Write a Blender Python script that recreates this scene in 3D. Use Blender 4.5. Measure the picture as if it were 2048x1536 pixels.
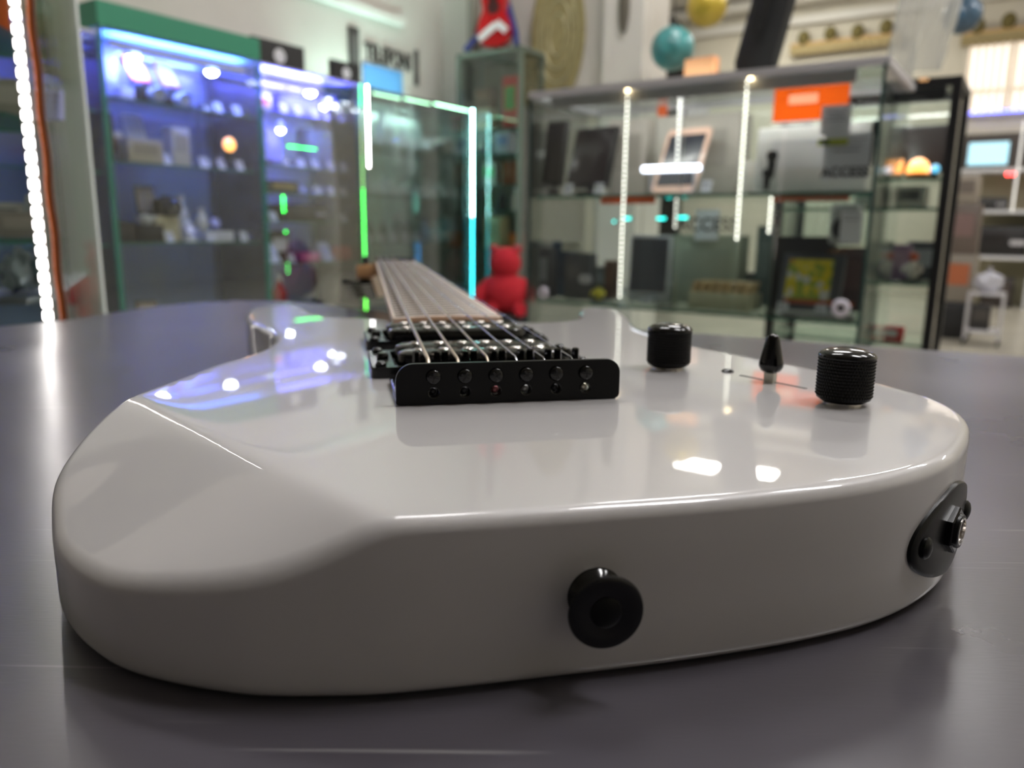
import bpy, bmesh, math, random
from math import sin, cos, pi, radians, tan
from mathutils import Vector, Matrix
from mathutils.geometry import delaunay_2d_cdt
random.seed(7)
for o in list(bpy.data.objects): bpy.data.objects.remove(o)
S = bpy.context.scene
COL = S.collection
# ------------------------------------------------------------------ camera
CAM_Z = .101
_a = radians(11.5); _r = radians(.7)
FW = Vector((0, cos(_a), -sin(_a))); R0 = Vector((1, 0, 0)); U0 = Vector((0, sin(_a), cos(_a)))
RT = R0*cos(_r) + U0*sin(_r); UP = -R0*sin(_r) + U0*cos(_r)
FPX = 1538.0
cd = bpy.data.cameras.new('camera'); cam = bpy.data.objects.new('camera', cd); COL.objects.link(cam)
m = Matrix.Identity(4)
for i in range(3):
    m[i][0] = RT[i]; m[i][1] = UP[i]; m[i][2] = -FW[i]
m[2][3] = CAM_Z
cam.matrix_world = m
cd.sensor_width = 36; cd.lens = FPX/2048*36; cd.clip_start = .01; cd.clip_end = 100
cd.dof.use_dof = True; cd.dof.focus_distance = .22; cd.dof.aperture_fstop = (FPX/2048*.036)/.0023
S.camera = cam
# ------------------------------------------------------------------ view, world
S.view_settings.view_transform = 'Standard'; S.view_settings.look = 'None'
S.view_settings.exposure = 0.0; S.view_settings.gamma = 1; S.view_settings.use_curve_mapping = False
try:
    S.cycles.use_denoising = True; S.cycles.transparent_max_bounces = 40; S.cycles.max_bounces = 12
    S.cycles.glossy_bounces = 6; S.cycles.sample_clamp_indirect = 6.0; S.cycles.blur_glossy = .3
except Exception: pass
w = bpy.data.worlds.new('world'); S.world = w; w.use_nodes = True
w.node_tree.nodes['Background'].inputs[0].default_value = (.80, .76, .74, 1)
w.node_tree.nodes['Background'].inputs[1].default_value = .13

def ray(px, py): return FW + RT*((px-1024)/FPX) - UP*((py-768)/FPX)
def W(px, py, D):
    d = ray(px, py); return Vector((0, 0, CAM_Z)) + d*(D/d.y)

# ------------------------------------------------------------------ materials
MATS = {}
def lin(c): return tuple((x/255/12.92 if x/255 <= .04045 else ((x/255+.055)/1.055)**2.4) for x in c)
def mat(name, rgb, rough=.5, metal=0., coat=0., em=None, es=0., noise=0., nscale=20., spec=.5, bump=0., bscale=200.):
    if name in MATS: return MATS[name]
    m = bpy.data.materials.new(name); m.use_nodes = True; nt = m.node_tree; b = nt.nodes['Principled BSDF']
    c = lin(rgb) + (1,)
    b.inputs['Base Color'].default_value = c; b.inputs['Roughness'].default_value = rough
    b.inputs['Metallic'].default_value = metal; b.inputs['Specular IOR Level'].default_value = spec
    b.inputs['Coat Weight'].default_value = coat; b.inputs['Coat Roughness'].default_value = .02
    if em:
        b.inputs['Emission Color'].default_value = lin(em) + (1,); b.inputs['Emission Strength'].default_value = es
    if noise or bump:
        tc = nt.nodes.new('ShaderNodeTexCoord')
    if noise:
        n = nt.nodes.new('ShaderNodeTexNoise'); n.inputs['Scale'].default_value = nscale; n.inputs['Detail'].default_value = 5
        nt.links.new(tc.outputs['Object'], n.inputs['Vector'])
        r = nt.nodes.new('ShaderNodeValToRGB')
        r.color_ramp.elements[0].position = .3; r.color_ramp.elements[1].position = .7
        r.color_ramp.elements[0].color = tuple(x*(1-noise) for x in c[:3]) + (1,)
        r.color_ramp.elements[1].color = tuple(min(1, x*(1+noise)) for x in c[:3]) + (1,)
        nt.links.new(n.outputs['Fac'], r.inputs['Fac']); nt.links.new(r.outputs['Color'], b.inputs['Base Color'])
    if bump:
        n2 = nt.nodes.new('ShaderNodeTexNoise'); n2.inputs['Scale'].default_value = bscale; n2.inputs['Detail'].default_value = 4
        nt.links.new(tc.outputs['Object'], n2.inputs['Vector'])
        bp = nt.nodes.new('ShaderNodeBump'); bp.inputs['Strength'].default_value = bump; bp.inputs['Distance'].default_value = .001
        nt.links.new(n2.outputs['Fac'], bp.inputs['Height']); nt.links.new(bp.outputs['Normal'], b.inputs['Normal'])
    MATS[name] = m; return m
def emis(name, rgb, s, base=(230, 230, 230)):
    return mat(name, base, .5, em=rgb, es=s)
def glass(name, rgb=(232, 242, 238), gl=.9):
    if name in MATS: return MATS[name]
    m = bpy.data.materials.new(name); m.use_nodes = True; nt = m.node_tree; nt.nodes.clear()
    out = nt.nodes.new('ShaderNodeOutputMaterial'); mx = nt.nodes.new('ShaderNodeMixShader')
    t = nt.nodes.new('ShaderNodeBsdfTransparent'); g = nt.nodes.new('ShaderNodeBsdfGlossy'); f = nt.nodes.new('ShaderNodeFresnel')
    f.inputs['IOR'].default_value = 1.45
    mu = nt.nodes.new('ShaderNodeMath'); mu.operation = 'MULTIPLY'; mu.inputs[1].default_value = gl
    t.inputs[0].default_value = lin(rgb) + (1,); g.inputs[0].default_value = (1, 1, 1, 1); g.inputs['Roughness'].default_value = .01
    nt.links.new(f.outputs[0], mu.inputs[0]); nt.links.new(mu.outputs[0], mx.inputs[0])
    nt.links.new(t.outputs[0], mx.inputs[1]); nt.links.new(g.outputs[0], mx.inputs[2]); nt.links.new(mx.outputs[0], out.inputs[0])
    MATS[name] = m; return m

# ------------------------------------------------------------------ mesh builder
class MB:
    def __init__(s): s.v = []; s.f = []; s.M = Matrix.Identity(4)
    def add(s, vs, fs):
        b = len(s.v); s.v += [s.M @ Vector(v) for v in vs]; s.f += [tuple(b+i for i in f) for f in fs]; return s
    def box(s, c, d, rz=0, rx=0, ry=0):
        R = Matrix.Rotation(rz, 3, 'Z') @ Matrix.Rotation(rx, 3, 'X') @ Matrix.Rotation(ry, 3, 'Y')
        vs = [Vector(c) + R @ Vector((x*d[0]/2, y*d[1]/2, z*d[2]/2)) for x in (-1, 1) for y in (-1, 1) for z in (-1, 1)]
        return s.add(vs, [(0, 1, 3, 2), (4, 6, 7, 5), (0, 4, 5, 1), (2, 3, 7, 6), (0, 2, 6, 4), (1, 5, 7, 3)])
    def loft(s, rings, cap=True, close=True):
        n = len(rings[0]); vs = [p for r in rings for p in r]; fs = []
        for i in range(len(rings)-1):
            for j in range(n if close else n-1):
                k = (j+1) % n; fs.append((i*n+j, i*n+k, (i+1)*n+k, (i+1)*n+j))
        if cap: fs.append(tuple(range(n))[::-1]); fs.append(tuple((len(rings)-1)*n+j for j in range(n)))
        return s.add(vs, fs)
    def lathe(s, prof, o=(0, 0, 0), ax=(0, 0, 1), seg=24, sx=1., sy=1.):
        q = Vector((0, 0, 1)).rotation_difference(Vector(ax)); o = Vector(o)
        return s.loft([[o + q @ Vector((r*cos(2*pi*j/seg)*sx, r*sin(2*pi*j/seg)*sy, z)) for j in range(seg)] for r, z in prof])
    def tube(s, pts, r, seg=8):
        pts = [Vector(p) for p in pts]; rr = r if hasattr(r, '__len__') else [r]*len(pts); rings = []
        up = None
        for i, p in enumerate(pts):
            t = (pts[min(i+1, len(pts)-1)] - pts[max(i-1, 0)]).normalized()
            if up is None: up = t.orthogonal().normalized()
            up = (up - t*up.dot(t)).normalized(); sd = t.cross(up)
            rings.append([p + (up*cos(2*pi*j/seg) + sd*sin(2*pi*j/seg))*rr[i] for j in range(seg)])
        return s.loft(rings)
    def ball(s, c, r, seg=20, st=12, sz=1.):
        return s.lathe([(max(1e-5, r*sin(pi*i/st)), -r*cos(pi*i/st)*sz) for i in range(st+1)], c, seg=seg)
    def rbox(s, c, d, r, rz=0, seg=4):   # vertical edges and rims rounded
        q = Matrix.Rotation(rz, 3, 'Z'); c = Vector(c); rings = []
        def ring(ins, z):
            a = d[0]/2-ins; b = d[1]/2-ins; rr = max(1e-5, r-ins); o = []
            for k, (sx, sy) in enumerate(((1, 1), (-1, 1), (-1, -1), (1, -1))):
                for j in range(seg+1):
                    t = pi/2*k + pi/2*j/seg
                    o.append(c + q @ Vector((sx*(a-rr)+rr*cos(t), sy*(b-rr)+rr*sin(t), z)))
            return o
        e = min(r, d[2]/2)*.5
        for ins, z in ((e, -d[2]/2), (e*.3, -d[2]/2+e*.3), (0, -d[2]/2+e), (0, d[2]/2-e), (e*.3, d[2]/2-e*.3), (e, d[2]/2)): rings.append(ring(ins, z))
        return s.loft(rings)
    def prism(s, poly, z0, z1):
        n = len(poly)
        return s.add([(x, y, z0) for x, y in poly] + [(x, y, z1) for x, y in poly],
                     [tuple(range(n))[::-1], tuple(range(n, 2*n))] + [(i, (i+1) % n, n+(i+1) % n, n+i) for i in range(n)])
    def build(s, name, m, parent=None, smooth=None, at=None, **kw):
        me = bpy.data.meshes.new(name); me.from_pydata([tuple(v) for v in s.v], [], s.f)
        bm = bmesh.new(); bm.from_mesh(me); bmesh.ops.recalc_face_normals(bm, faces=bm.faces)
        if smooth:
            for f in bm.faces: f.smooth = True
            for e in bm.edges:
                if len(e.link_faces) == 2 and e.calc_face_angle(0) > radians(smooth): e.smooth = False
        bm.to_mesh(me); bm.free()
        me.materials.append(m); o = bpy.data.objects.new(name, me); COL.objects.link(o)
        if parent is not None: o.parent = parent
        if at is not None: o.location = at
        for k, v in kw.items(): o[k] = v
        return o
def thing(name, label, cat, loc=(0, 0, 0), rz=0, group=None, rx=0):
    o = bpy.data.objects.new(name, None); COL.objects.link(o); o.location = loc; o.rotation_euler = (rx, 0, rz)
    o['label'] = label; o['category'] = cat; o.empty_display_size = .02
    if group: o['group'] = group
    return o
def tag(o, label, cat, group=None):
    o['label'] = label; o['category'] = cat
    if group: o['group'] = group
    return o
def struct(o, **k): o['kind'] = 'structure'; return o
def dup(root, loc, rz=None, label=None, group=None):
    r = root.copy(); COL.objects.link(r); r.location = loc
    if rz is not None: r.rotation_euler.z = rz
    if label: r['label'] = label
    if group: r['group'] = group
    def rec(a, b):
        for ch in list(a.children):
            c = ch.copy(); COL.objects.link(c); c.parent = b; rec(ch, c)
    rec(root, r); return r
def text(name, s, size, m, parent, loc, rot, ext=.001, align='CENTER', sx=1., bold=0.):
    cu = bpy.data.curves.new(name, 'FONT'); cu.body = s; cu.size = size; cu.extrude = ext; cu.align_x = align; cu.align_y = 'CENTER'; cu.offset = bold
    t = bpy.data.objects.new(name+'_c', cu); COL.objects.link(t); bpy.context.view_layer.update()
    me = bpy.data.meshes.new_from_object(t.evaluated_get(bpy.context.evaluated_depsgraph_get()))
    bpy.data.objects.remove(t); bpy.data.curves.remove(cu)
    me.materials.clear(); me.materials.append(m); o = bpy.data.objects.new(name, me); COL.objects.link(o)
    if parent is not None: o.parent = parent
    o.location = loc; o.rotation_euler = rot; o.scale = (sx, 1, 1); return o
def catmull(pts, n=6):
    o = []; N = len(pts)
    for i in range(N):
        p0, p1, p2, p3 = (Vector(pts[(i+k-1) % N]) for k in range(4))
        for j in range(n):
            t = j/n; o.append(.5*((2*p1) + (-p0+p2)*t + (2*p0-5*p1+4*p2-p3)*t*t + (-p0+3*p1-3*p2+p3)*t**3))
    return o
def resample(p, step):
    o = []; acc = 0; N = len(p)
    L = sum((p[(i+1) % N]-p[i]).length for i in range(N)); n = int(L/step); st = L/n; nxt = 0; pos = 0
    for i in range(N):
        a, b = p[i], p[(i+1) % N]; d = (b-a).length
        while nxt <= pos+d-1e-12 and len(o) < n:
            o.append(a+(b-a)*((nxt-pos)/d)); nxt += st
        pos += d
    return o
def inset(p, d):          # p runs clockwise or anticlockwise; positive d goes inward
    N = len(p); ar = sum(p[i].x*p[(i+1) % N].y-p[(i+1) % N].x*p[i].y for i in range(N)); sg = 1 if ar > 0 else -1; o = []
    for i in range(N):
        t = (p[(i+1) % N]-p[i-1]).normalized(); o.append(p[i] + Vector((-t.y, t.x))*sg*d)
    return o

# ------------------------------------------------------------------ ceiling lamps (the room's light)
D1 = Vector((.558, .830, 0)).normalized(); D2 = Vector((D1.y, -D1.x, 0)); RZ = math.atan2(D2.y, D2.x)
FLOOR = -.80; CEIL = 3.60
def RF(a, b, z): return D2*a + D1*b + Vector((0, 0, z))   # room frame: a along D2 (right), b along D1 (away)
m_lampcase = mat('lamp_case_white', (235, 235, 230), .4)
def ceiling_lamp(p, L, Wd, s, col, label):
    t = thing('ceiling_light', label, 'ceiling light', (p.x, p.y, CEIL), RZ, 'fluorescent ceiling lights')
    MB().box((0, 0, -.04), (L+.06, Wd+.06, .06)).build('housing', m_lampcase, t)
    MB().rbox((0, 0, -.085), (L, Wd, .03), .02).build('diffuser', emis('lamp_tube_%d' % s, col, s), t)
# ------------------------------------------------------------------ room shell
m_wall = mat('wall_paint', (208, 203, 194), .7, noise=.04, nscale=3)
m_wall2 = mat('wall_paint_pale', (212, 206, 190), .7, noise=.04, nscale=2)
m_ceil = mat('ceiling_paint', (214, 210, 203), .8, noise=.03, nscale=2)
m_floor = mat('floor_tile', (186, 180, 166), .22, noise=.12, nscale=2.5, bump=.05, bscale=8)
struct(MB().box((2, 6, FLOOR-.05), (34, 34, .1)).build('floor', m_floor))
struct(MB().box((2, 6, CEIL+.05), (34, 34, .1)).build('ceiling', m_ceil))
def wall(name, p, q, th, m, z0=FLOOR, z1=CEIL):
    p = Vector(p[:2]+(0,)) if isinstance(p, tuple) else p; q = Vector(q[:2]+(0,)) if isinstance(q, tuple) else q
    d = q-p; c = (p+q)/2; n = Vector((-d.y, d.x, 0)).normalized()*th/2
    return struct(MB().box((c.x+n.x, c.y+n.y, (z0+z1)/2), (d.length, th, z1-z0), math.atan2(d.y, d.x)).build(name, m))
A0 = Vector((-1.9, 3.6, 0))                      # near front corner of the green-topped cabinet row
WL = A0 - D2*.62                                  # face of the left wall
C1 = WL + D1*3.25
wall('wall_left', WL + D1*3.35, WL - D1*8, -.15, m_wall)
EB = C1 + D2*1.83
wall('wall_back', C1, EB, .3, m_wall)
FA = Vector((6.9, 11, 0))
wall('wall_far', FA - D2*11, FA + D2*6, .15, m_wall2)
wall('wall_right', FA + D2*4.5, FA + D2*4.5 - D1*16, .15, m_wall2)
struct(MB().box(tuple(WL + D1*-2 + D2*.03 + Vector((0, 0, 1.60))), (9.5, .06, .05), RZ+pi/2).build('trim_1', mat('trim_white', (225, 222, 215), .5)))
struct(MB().box(tuple(FA - D2*3 + D1*-.06 + Vector((0, 0, 3.25))), (16, .12, .12), RZ).build('trim_2', MATS['trim_white']))
struct(MB().box(tuple(FA - D2*3 + D1*-.2 + Vector((0, 0, 3.5))), (16, .4, .12), RZ).build('trim_3', MATS['trim_white']))
# pilasters on the back wall
struct(MB().box(tuple(C1 + D2*.35 - D1*.04 + Vector((0, 0, 1.4))), (.06, .08, 4.4), RZ).build('trim_4', mat('pipe_beige', (150, 144, 132), .6)))
struct(MB().box(tuple(EB - D2*.16 - D1*.05 + Vector((0, 0, 1.4))), (.30, .10, 4.4), RZ).build('trim_5', m_wall))

for (a, b, L, s, lab) in ((-.9, 9.4, 1.2, 40, 'ceiling light over the aisle behind the guitar neck'),
                         (1.6, 6.6, 1.2, 40, 'ceiling light above the right display cabinets'),
                         (3.2, 9.4, 1.2, 40, 'ceiling light in front of the bright window'),
                         (-1.2, 4.2, 1.2, 40, 'ceiling light between the green-topped cabinets and the counter'),
                         (1.6, 2.6, 1.2, 40, 'ceiling light right of the counter'),
                         (-1.4, 1.6, 1.2, 30, 'ceiling light above the left end of the counter'),
                         (.9, 1.3, 1.2, 55, 'added ceiling fill light over the right end of the counter')):  # last one is an added fill lamp that front-lights the right cabinet
    p = RF(a, b, 0); ceiling_lamp(p, L, .34, s, (252, 250, 250), lab)
# two lamps that mirror in the guitar top by the knobs
for x, y, D, lab in ((1450, 45, 11.3, 'far ceiling light mirrored in the guitar top beside the switch'), (1580, 40, 11.0, 'far ceiling light mirrored in the guitar top below the front knob')):
    p = W(x, y, D); ceiling_lamp(p, .58, .32, 70, (255, 252, 240), lab)

# ------------------------------------------------------------------ counter
ctr = [(-.62, .50), (-.545, .665), (-.505, .752), (-.474, .80), (-.462, .88), (-.440, .960), (-.395, 1.03), (-.33, 1.045), (-.26, 1.015), (-.19, .95), (-.10, .885), (.02, .83),
       (.18, .765), (.28, .710), (.43, .640), (.62, .55), (.95, .40), (1.05, .25), (1.0, -.2), (.8, -.6), (-.9, -.6), (-1.1, 0.), (-.85, .30)]
cp = resample(catmull([Vector(p) for p in ctr], 8), .02)
ctop = thing('counter', 'dark grey brushed shop counter under the white guitar', 'counter')
mt = bpy.data.materials.new('counter_laminate'); mt.use_nodes = True; nt = mt.node_tree; b = nt.nodes['Principled BSDF']
tc = nt.nodes.new('ShaderNodeTexCoord')
def N(t, **k):
    n = nt.nodes.new(t)
    for a, v in k.items(): n.inputs[a].default_value = v
    return n
n1 = N('ShaderNodeTexNoise', Scale=9., Detail=8.); n2 = N('ShaderNodeTexNoise', Scale=160., Detail=3.)
mp = nt.nodes.new('ShaderNodeMapping'); mp.inputs['Scale'].default_value = (1, 9, 1)
nt.links.new(tc.outputs['Object'], n1.inputs['Vector']); nt.links.new(tc.outputs['Object'], mp.inputs['Vector']); nt.links.new(mp.outputs[0], n2.inputs['Vector'])
r1 = nt.nodes.new('ShaderNodeValToRGB'); r1.color_ramp.elements[0].position = .3; r1.color_ramp.elements[1].position = .75
r1.color_ramp.elements[0].color = (.050, .045, .056, 1); r1.color_ramp.elements[1].color = (.080, .073, .088, 1)
nt.links.new(n1.outputs['Fac'], r1.inputs['Fac'])
# fine scratches
def scr(rot, seed):
    mq = nt.nodes.new('ShaderNodeMapping'); mq.inputs['Rotation'].default_value = (0, 0, rot); mq.inputs['Scale'].default_value = (9, 320, 1); mq.inputs['Location'].default_value = (seed, seed*2.3, 0)
    nt.links.new(tc.outputs['Object'], mq.inputs['Vector']); v_ = N('ShaderNodeTexNoise', Scale=1., Detail=1.); nt.links.new(mq.outputs[0], v_.inputs['Vector'])
    q_ = nt.nodes.new('ShaderNodeMapRange'); q_.inputs['From Min'].default_value = .715; q_.inputs['From Max'].default_value = .80; nt.links.new(v_.outputs['Fac'], q_.inputs['Value']); return q_.outputs[0]
ad = nt.nodes.new('ShaderNodeMath'); ad.operation = 'MAXIMUM'; nt.links.new(scr(.5, 3.), ad.inputs[0]); nt.links.new(scr(-.9, 9.), ad.inputs[1])
class r2: outputs = {'Color': ad.outputs[0]}
mx = nt.nodes.new('ShaderNodeMix'); mx.data_type = 'RGBA'; mx.inputs['B'].default_value = (.2, .19, .20, 1)
nt.links.new(r2.outputs['Color'], mx.inputs['Factor']); nt.links.new(r1.outputs['Color'], mx.inputs['A']); nt.links.new(mx.outputs['Result'], b.inputs['Base Color'])
rm = nt.nodes.new('ShaderNodeMapRange'); rm.inputs['To Min'].default_value = .24; rm.inputs['To Max'].default_value = .34
nt.links.new(n1.outputs['Fac'], rm.inputs['Value']); nt.links.new(rm.outputs[0], b.inputs['Roughness'])
b.inputs['Specular IOR Level'].default_value = 1.0; b.inputs['Metallic'].default_value = .0
bp = nt.nodes.new('ShaderNodeBump'); bp.inputs['Strength'].default_value = .06; bp.inputs['Distance'].default_value = .0006
nt.links.new(n2.outputs['Fac'], bp.inputs['Height']); nt.links.new(bp.outputs['Normal'], b.inputs['Normal'])
bm_ = MB(); N_ = len(cp)
rings = [[(q.x, q.y, z) for q in inset(cp, d)] for d, z in ((.003, -.03), (0, -.027), (0, -.003), (.0009, -.0009), (.003, 0))]
bm_.loft(rings); bm_.build('worktop', mt, ctop, smooth=50)
base = inset(cp, .06)
MB().loft([[(q.x, q.y, z) for q in base] for z in (FLOOR, -.03)]).build('base', mat('counter_base', (70, 66, 70), .5), ctop)

# ------------------------------------------------------------------ the guitar
G = thing('electric_guitar', 'white electric guitar with black hardware lying face up on the counter', 'guitar', (-.0005, .2612, 0), radians(12.26))
SC = .001
m_body = mat('white_gloss_lacquer', (184, 181, 181), .35, coat=1.0, spec=.5)
m_blk = mat('black_chrome', (4, 4, 5), .14, metal=.0, coat=.25, spec=.3)
m_blkm = mat('black_satin_metal', (4, 4, 5), .32, metal=0., spec=.2)
m_plast = mat('black_plastic', (6, 6, 7), .22, coat=.2, spec=.4)
m_chr = mat('nickel', (205, 200, 195), .18, metal=1.)
m_dark = mat('dark_recess', (4, 4, 4), .5)
m_rose = mat('rosewood', (52, 43, 39), .6, noise=.3, nscale=60, spec=.25)
m_maple = mat('maple_neck', (196, 150, 104), .35, coat=.4, noise=.08, nscale=30)
m_bind = mat('cream_binding', (225, 205, 190), .35)
m_str1 = mat('wound_string', (205, 190, 172), .30, metal=.9)
m_str2 = mat('plain_string', (215, 215, 222), .18, metal=1.)
OUT = [(-12,-104.5),(-43,-104.3),(-60,-102.6),(-80,-98),(-102,-87),(-115.5,-74.5),(-127,-57),(-134,-39),(-139.3,-18),(-138.5,5),(-131.5,30),(-122,60),(-111.5,93),(-102,114),(-95,137),(-92.5,163),(-96,190),(-104,215),(-113,243),(-119.5,273),(-122.5,303),(-121,328),(-115,347),(-106,358),(-97,359),(-90,350),(-84,325),(-77,293),(-65,271),(-45,260),(-30,252),(0,242),(32,228),(62,223),(84,229),(98,243),(107,265),(114,290),(122,308),(133,314),(142,304),(142.5,280),(136,245),(126,210),(119.5,177),(119.5,145),(124,112),(133,85),(143,58),(151.5,30),(156,5),(156.5,-16),(151.5,-34),(143,-48.5),(132.5,-60.5),(121,-71.5),(108,-82),(92,-91),(74,-97.5),(50,-101.8),(20,-104)]
TOP = 41.5
P2 = resample(catmull([Vector(p) for p in OUT], 8), 2.4)
_A = Vector((-127, 26)); _B = Vector((-47.5, -106)); _d = (_B-_A).normalized(); _n = Vector((_d.y, -_d.x))
if _n.x > 0: _n = -_n
BEV = [(-30, 0), (-10, .04), (0, .27), (12, .34), (35, .37), (55, .44), (90, .44), (115, .46), (127, .52), (136, .57), (145, .72), (160, .9), (400, .9)]
def _bev(s):
    if s <= -30: return 0.
    for (a0, v0), (a1, v1) in zip(BEV[:-1], BEV[1:]):
        if s <= a1: return v0+(v1-v0)*(s-a0)/(a1-a0)
    return .9
def bevslope(s): return sum(_bev(s+k) for k in (-9, -6, -3, 0, 3, 6, 9))/7
def ztop(p):
    q = Vector((p[0], p[1])) - _A; d = q.dot(_n); s = q.dot(_d)
    k = 1.7; sp = k*math.log1p(math.exp(min(40, d/k))) if d/k < 40 else d
    return TOP - bevslope(s)*sp
RO = 3.6
def roundring(k, bottom=False):
    a = pi/2*k; return RO*(1-cos(a)), RO*(1-sin(a))
bmb = MB(); rings = []
for k in (0, .2, .4, .6, .8, 1.):          # underside round-over
    a = pi/2*k; ins = 4.5*(1-sin(a)); z = 4.5*(1-cos(a)); rings.append([(q.x, q.y, z) for q in inset(P2, ins)])
zr = {}
for t in (.33, .66): rings.append([(q.x, q.y, 4.5+(ztop(q)-RO-4.5)*t) for q in P2])
NR = 8
for i in range(NR+1):
    a = pi/2*i/NR; ins = RO*(1-cos(a)); Q = inset(P2, ins)
    rings.append([(q.x, q.y, ztop(P2[j]+(q-P2[j])*(1 if i else 0)) - RO*(1-sin(a))) for j, q in enumerate(Q)])
bmb.loft([[Vector(p)*SC for p in r] for r in rings], cap=False)
inner = inset(P2, RO)
grid = []
def inside(p, poly):
    c = False; j = len(poly)-1
    for i in range(len(poly)):
        a, b_ = poly[i], poly[j]
        if (a.y > p.y) != (b_.y > p.y) and p.x < (b_.x-a.x)*(p.y-a.y)/(b_.y-a.y)+a.x: c = not c
        j = i
    return c
safe = inset(P2, RO+1.6)
for ix in range(-150, 165, 4):
    for iy in range(-110, 370, 4):
        q = Vector((ix+.013*iy, iy+(2 if (ix//4) % 2 else 0)))
        if q.dot(q) >= 0 and inside(q, safe): grid.append(q)
for s_ in range(-10, 200, 2):              # dense band along the forearm crease
    for off in (-3, -2, -1, 0, 1, 2, 3):
        q = _A + _d*s_ + _n*off
        if inside(q, safe) and (s_ < 175): grid.append(q)
vs_ = list(inner) + grid; NI = len(inner)
cv, ce, cf, *_rest = delaunay_2d_cdt(vs_, [], [list(range(NI))], 1, 1e-4)
bmb.add([Vector((q.x, q.y, ztop(q)))*SC for q in cv], [tuple(f) for f in cf])
bot = inset(P2, 4.5)
bmb.add([Vector((q.x, q.y, 0))*SC for q in bot], [tuple(range(len(bot)))])
# weld
me = bpy.data.meshes.new('body'); me.from_pydata([tuple(v) for v in bmb.v], [], bmb.f)
bm = bmesh.new(); bm.from_mesh(me); bmesh.ops.remove_doubles(bm, verts=bm.verts, dist=2e-5); bmesh.ops.recalc_face_normals(bm, faces=bm.faces)
for f in bm.faces: f.smooth = True
bm.to_mesh(me); bm.free(); me.materials.append(m_body)
body = bpy.data.objects.new('body', me); COL.objects.link(body); body.parent = G
body['label'] = 'glossy white body with forearm bevel'

class GM(MB):                                   # millimetres in the guitar frame
    def __init__(s): super().__init__(); s.M = Matrix.Scale(.001, 4)
# ---- neck
def fz(v): return 52.6 + (v-170)*(10.2/490)     # fretboard surface centre line
def cu(v): return 2.2*v/655
def hw(v): return 21.6 + (660-v)/490*8.2        # half width
def fsurf(u, v):
    x = u/hw(v); return fz(v) - 1.15*x*x
nk = GM(); rr = []
for v in (150, 200, 260, 340, 420, 500, 580, 640, 661):
    h = hw(v)-.3; zt = fz(v)-6.2; dp = 15.5 if v > 230 else 20; ring = []
    for j in range(15):
        a = pi*j/14; ring.append((cu(v)+h*cos(a), v, zt - dp*sin(a)**.8))
    ring += [(cu(v)-h, v, zt+.1), (cu(v)+h, v, zt+.1)]
    rr.append(ring)
nk.loft(rr); neck = nk.build('neck', m_maple, G, smooth=40)
fb = GM(); rr = []
for i in range(26):
    v = 170 + (661-170)*i/25; h = hw(v); us = [-h+2*h*j/12 for j in range(13)]
    rr.append([(cu(v)+u, v, fsurf(u, v)) for u in us] + [(cu(v)+h, v, fz(v)-6.3), (cu(v)-h, v, fz(v)-6.3)])
fb.loft(rr); fb.build('fretboard', m_rose, neck, smooth=30)
bd = GM()
for sg in (-1, 1):
    rr = []
    for i in range(26):
        v = 169.4 + (661-169.4)*i/25; h = hw(v); x0 = cu(v)+sg*(h-.6); x1 = cu(v)+sg*(h+.7)
        rr.append([(x0, v, fsurf(h, v)+.35), (x1, v, fsurf(h, v)+.1), (x1, v, fz(v)-6.4), (x0, v, fz(v)-6.4)])
    bd.loft(rr)
h = hw(169)
rr = [[(cu(169)-h+2*h*j/12, y, fsurf(-h+2*h*j/12, 169)+dz) for y, dz in ((167.6, -.1), (170.4, .3), (170.4, -2.4), (167.6, -2.4))] for j in range(13)]
bd.loft(rr)
bd.build('binding', m_bind, neck, smooth=40)
bri = 16.0
for k in range(1, 25):
    v = bri + 648/2**(k/12); h = hw(v)-.5; pts = [(cu(v)+(-h+2*h*j/10), v, fsurf(-h+2*h*j/10, v)+.25) for j in range(11)]
    rings = [[(p[0], p[1]+.8*cos(a), p[2]-.22+.62*sin(a)) for a in (0, pi/4, pi/2, 3*pi/4, pi)] for p in pts]
    GM().loft(rings).build('fret', mat('fret_wire', (185, 175, 166), .3, metal=1.), neck, smooth=60)
v = 662.5; h = hw(655)
MB.box(nut := GM(), (cu(v), v, fz(v)-1.2), (2*h, 4.5, 6.5)); nut.build('nut', m_dark, neck)
# ---- headstock: leans back beyond the nut, flares to the bass side
hs = MB(); hsM = Matrix.Scale(.001, 4) @ Matrix.Translation((cu(664), 664, fz(664)-3.5)) @ Matrix.Rotation(radians(-13), 4, 'X'); hs.M = hsM
hp = [(-21, 0), (-23, 6), (-34, 14), (-43, 20), (-44, 28), (-42, 60), (-38, 120), (-32, 165), (-18, 190), (-2, 178), (4, 150), (14, 90), (20, 40), (22, 12), (21.5, 0)]
hpo = resample(catmull([Vector(p) for p in hp], 5), 3)
hs.loft([[(q.x, q.y, z) for q in inset(hpo, d)] for d, z in ((1.5, -15), (0, -13.5), (0, -1.5), (1.2, 0))])
head = hs.build('headstock', m_maple, G, smooth=40)
hf = MB(); hf.M = hsM; hf.loft([[(q.x, q.y, z) for q in inset(hpo, 1.4)] for z in (.0, .5)]); hf.build('face_veneer', mat('headstock_black', (14, 14, 15), .12, coat=.6), head)
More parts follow.
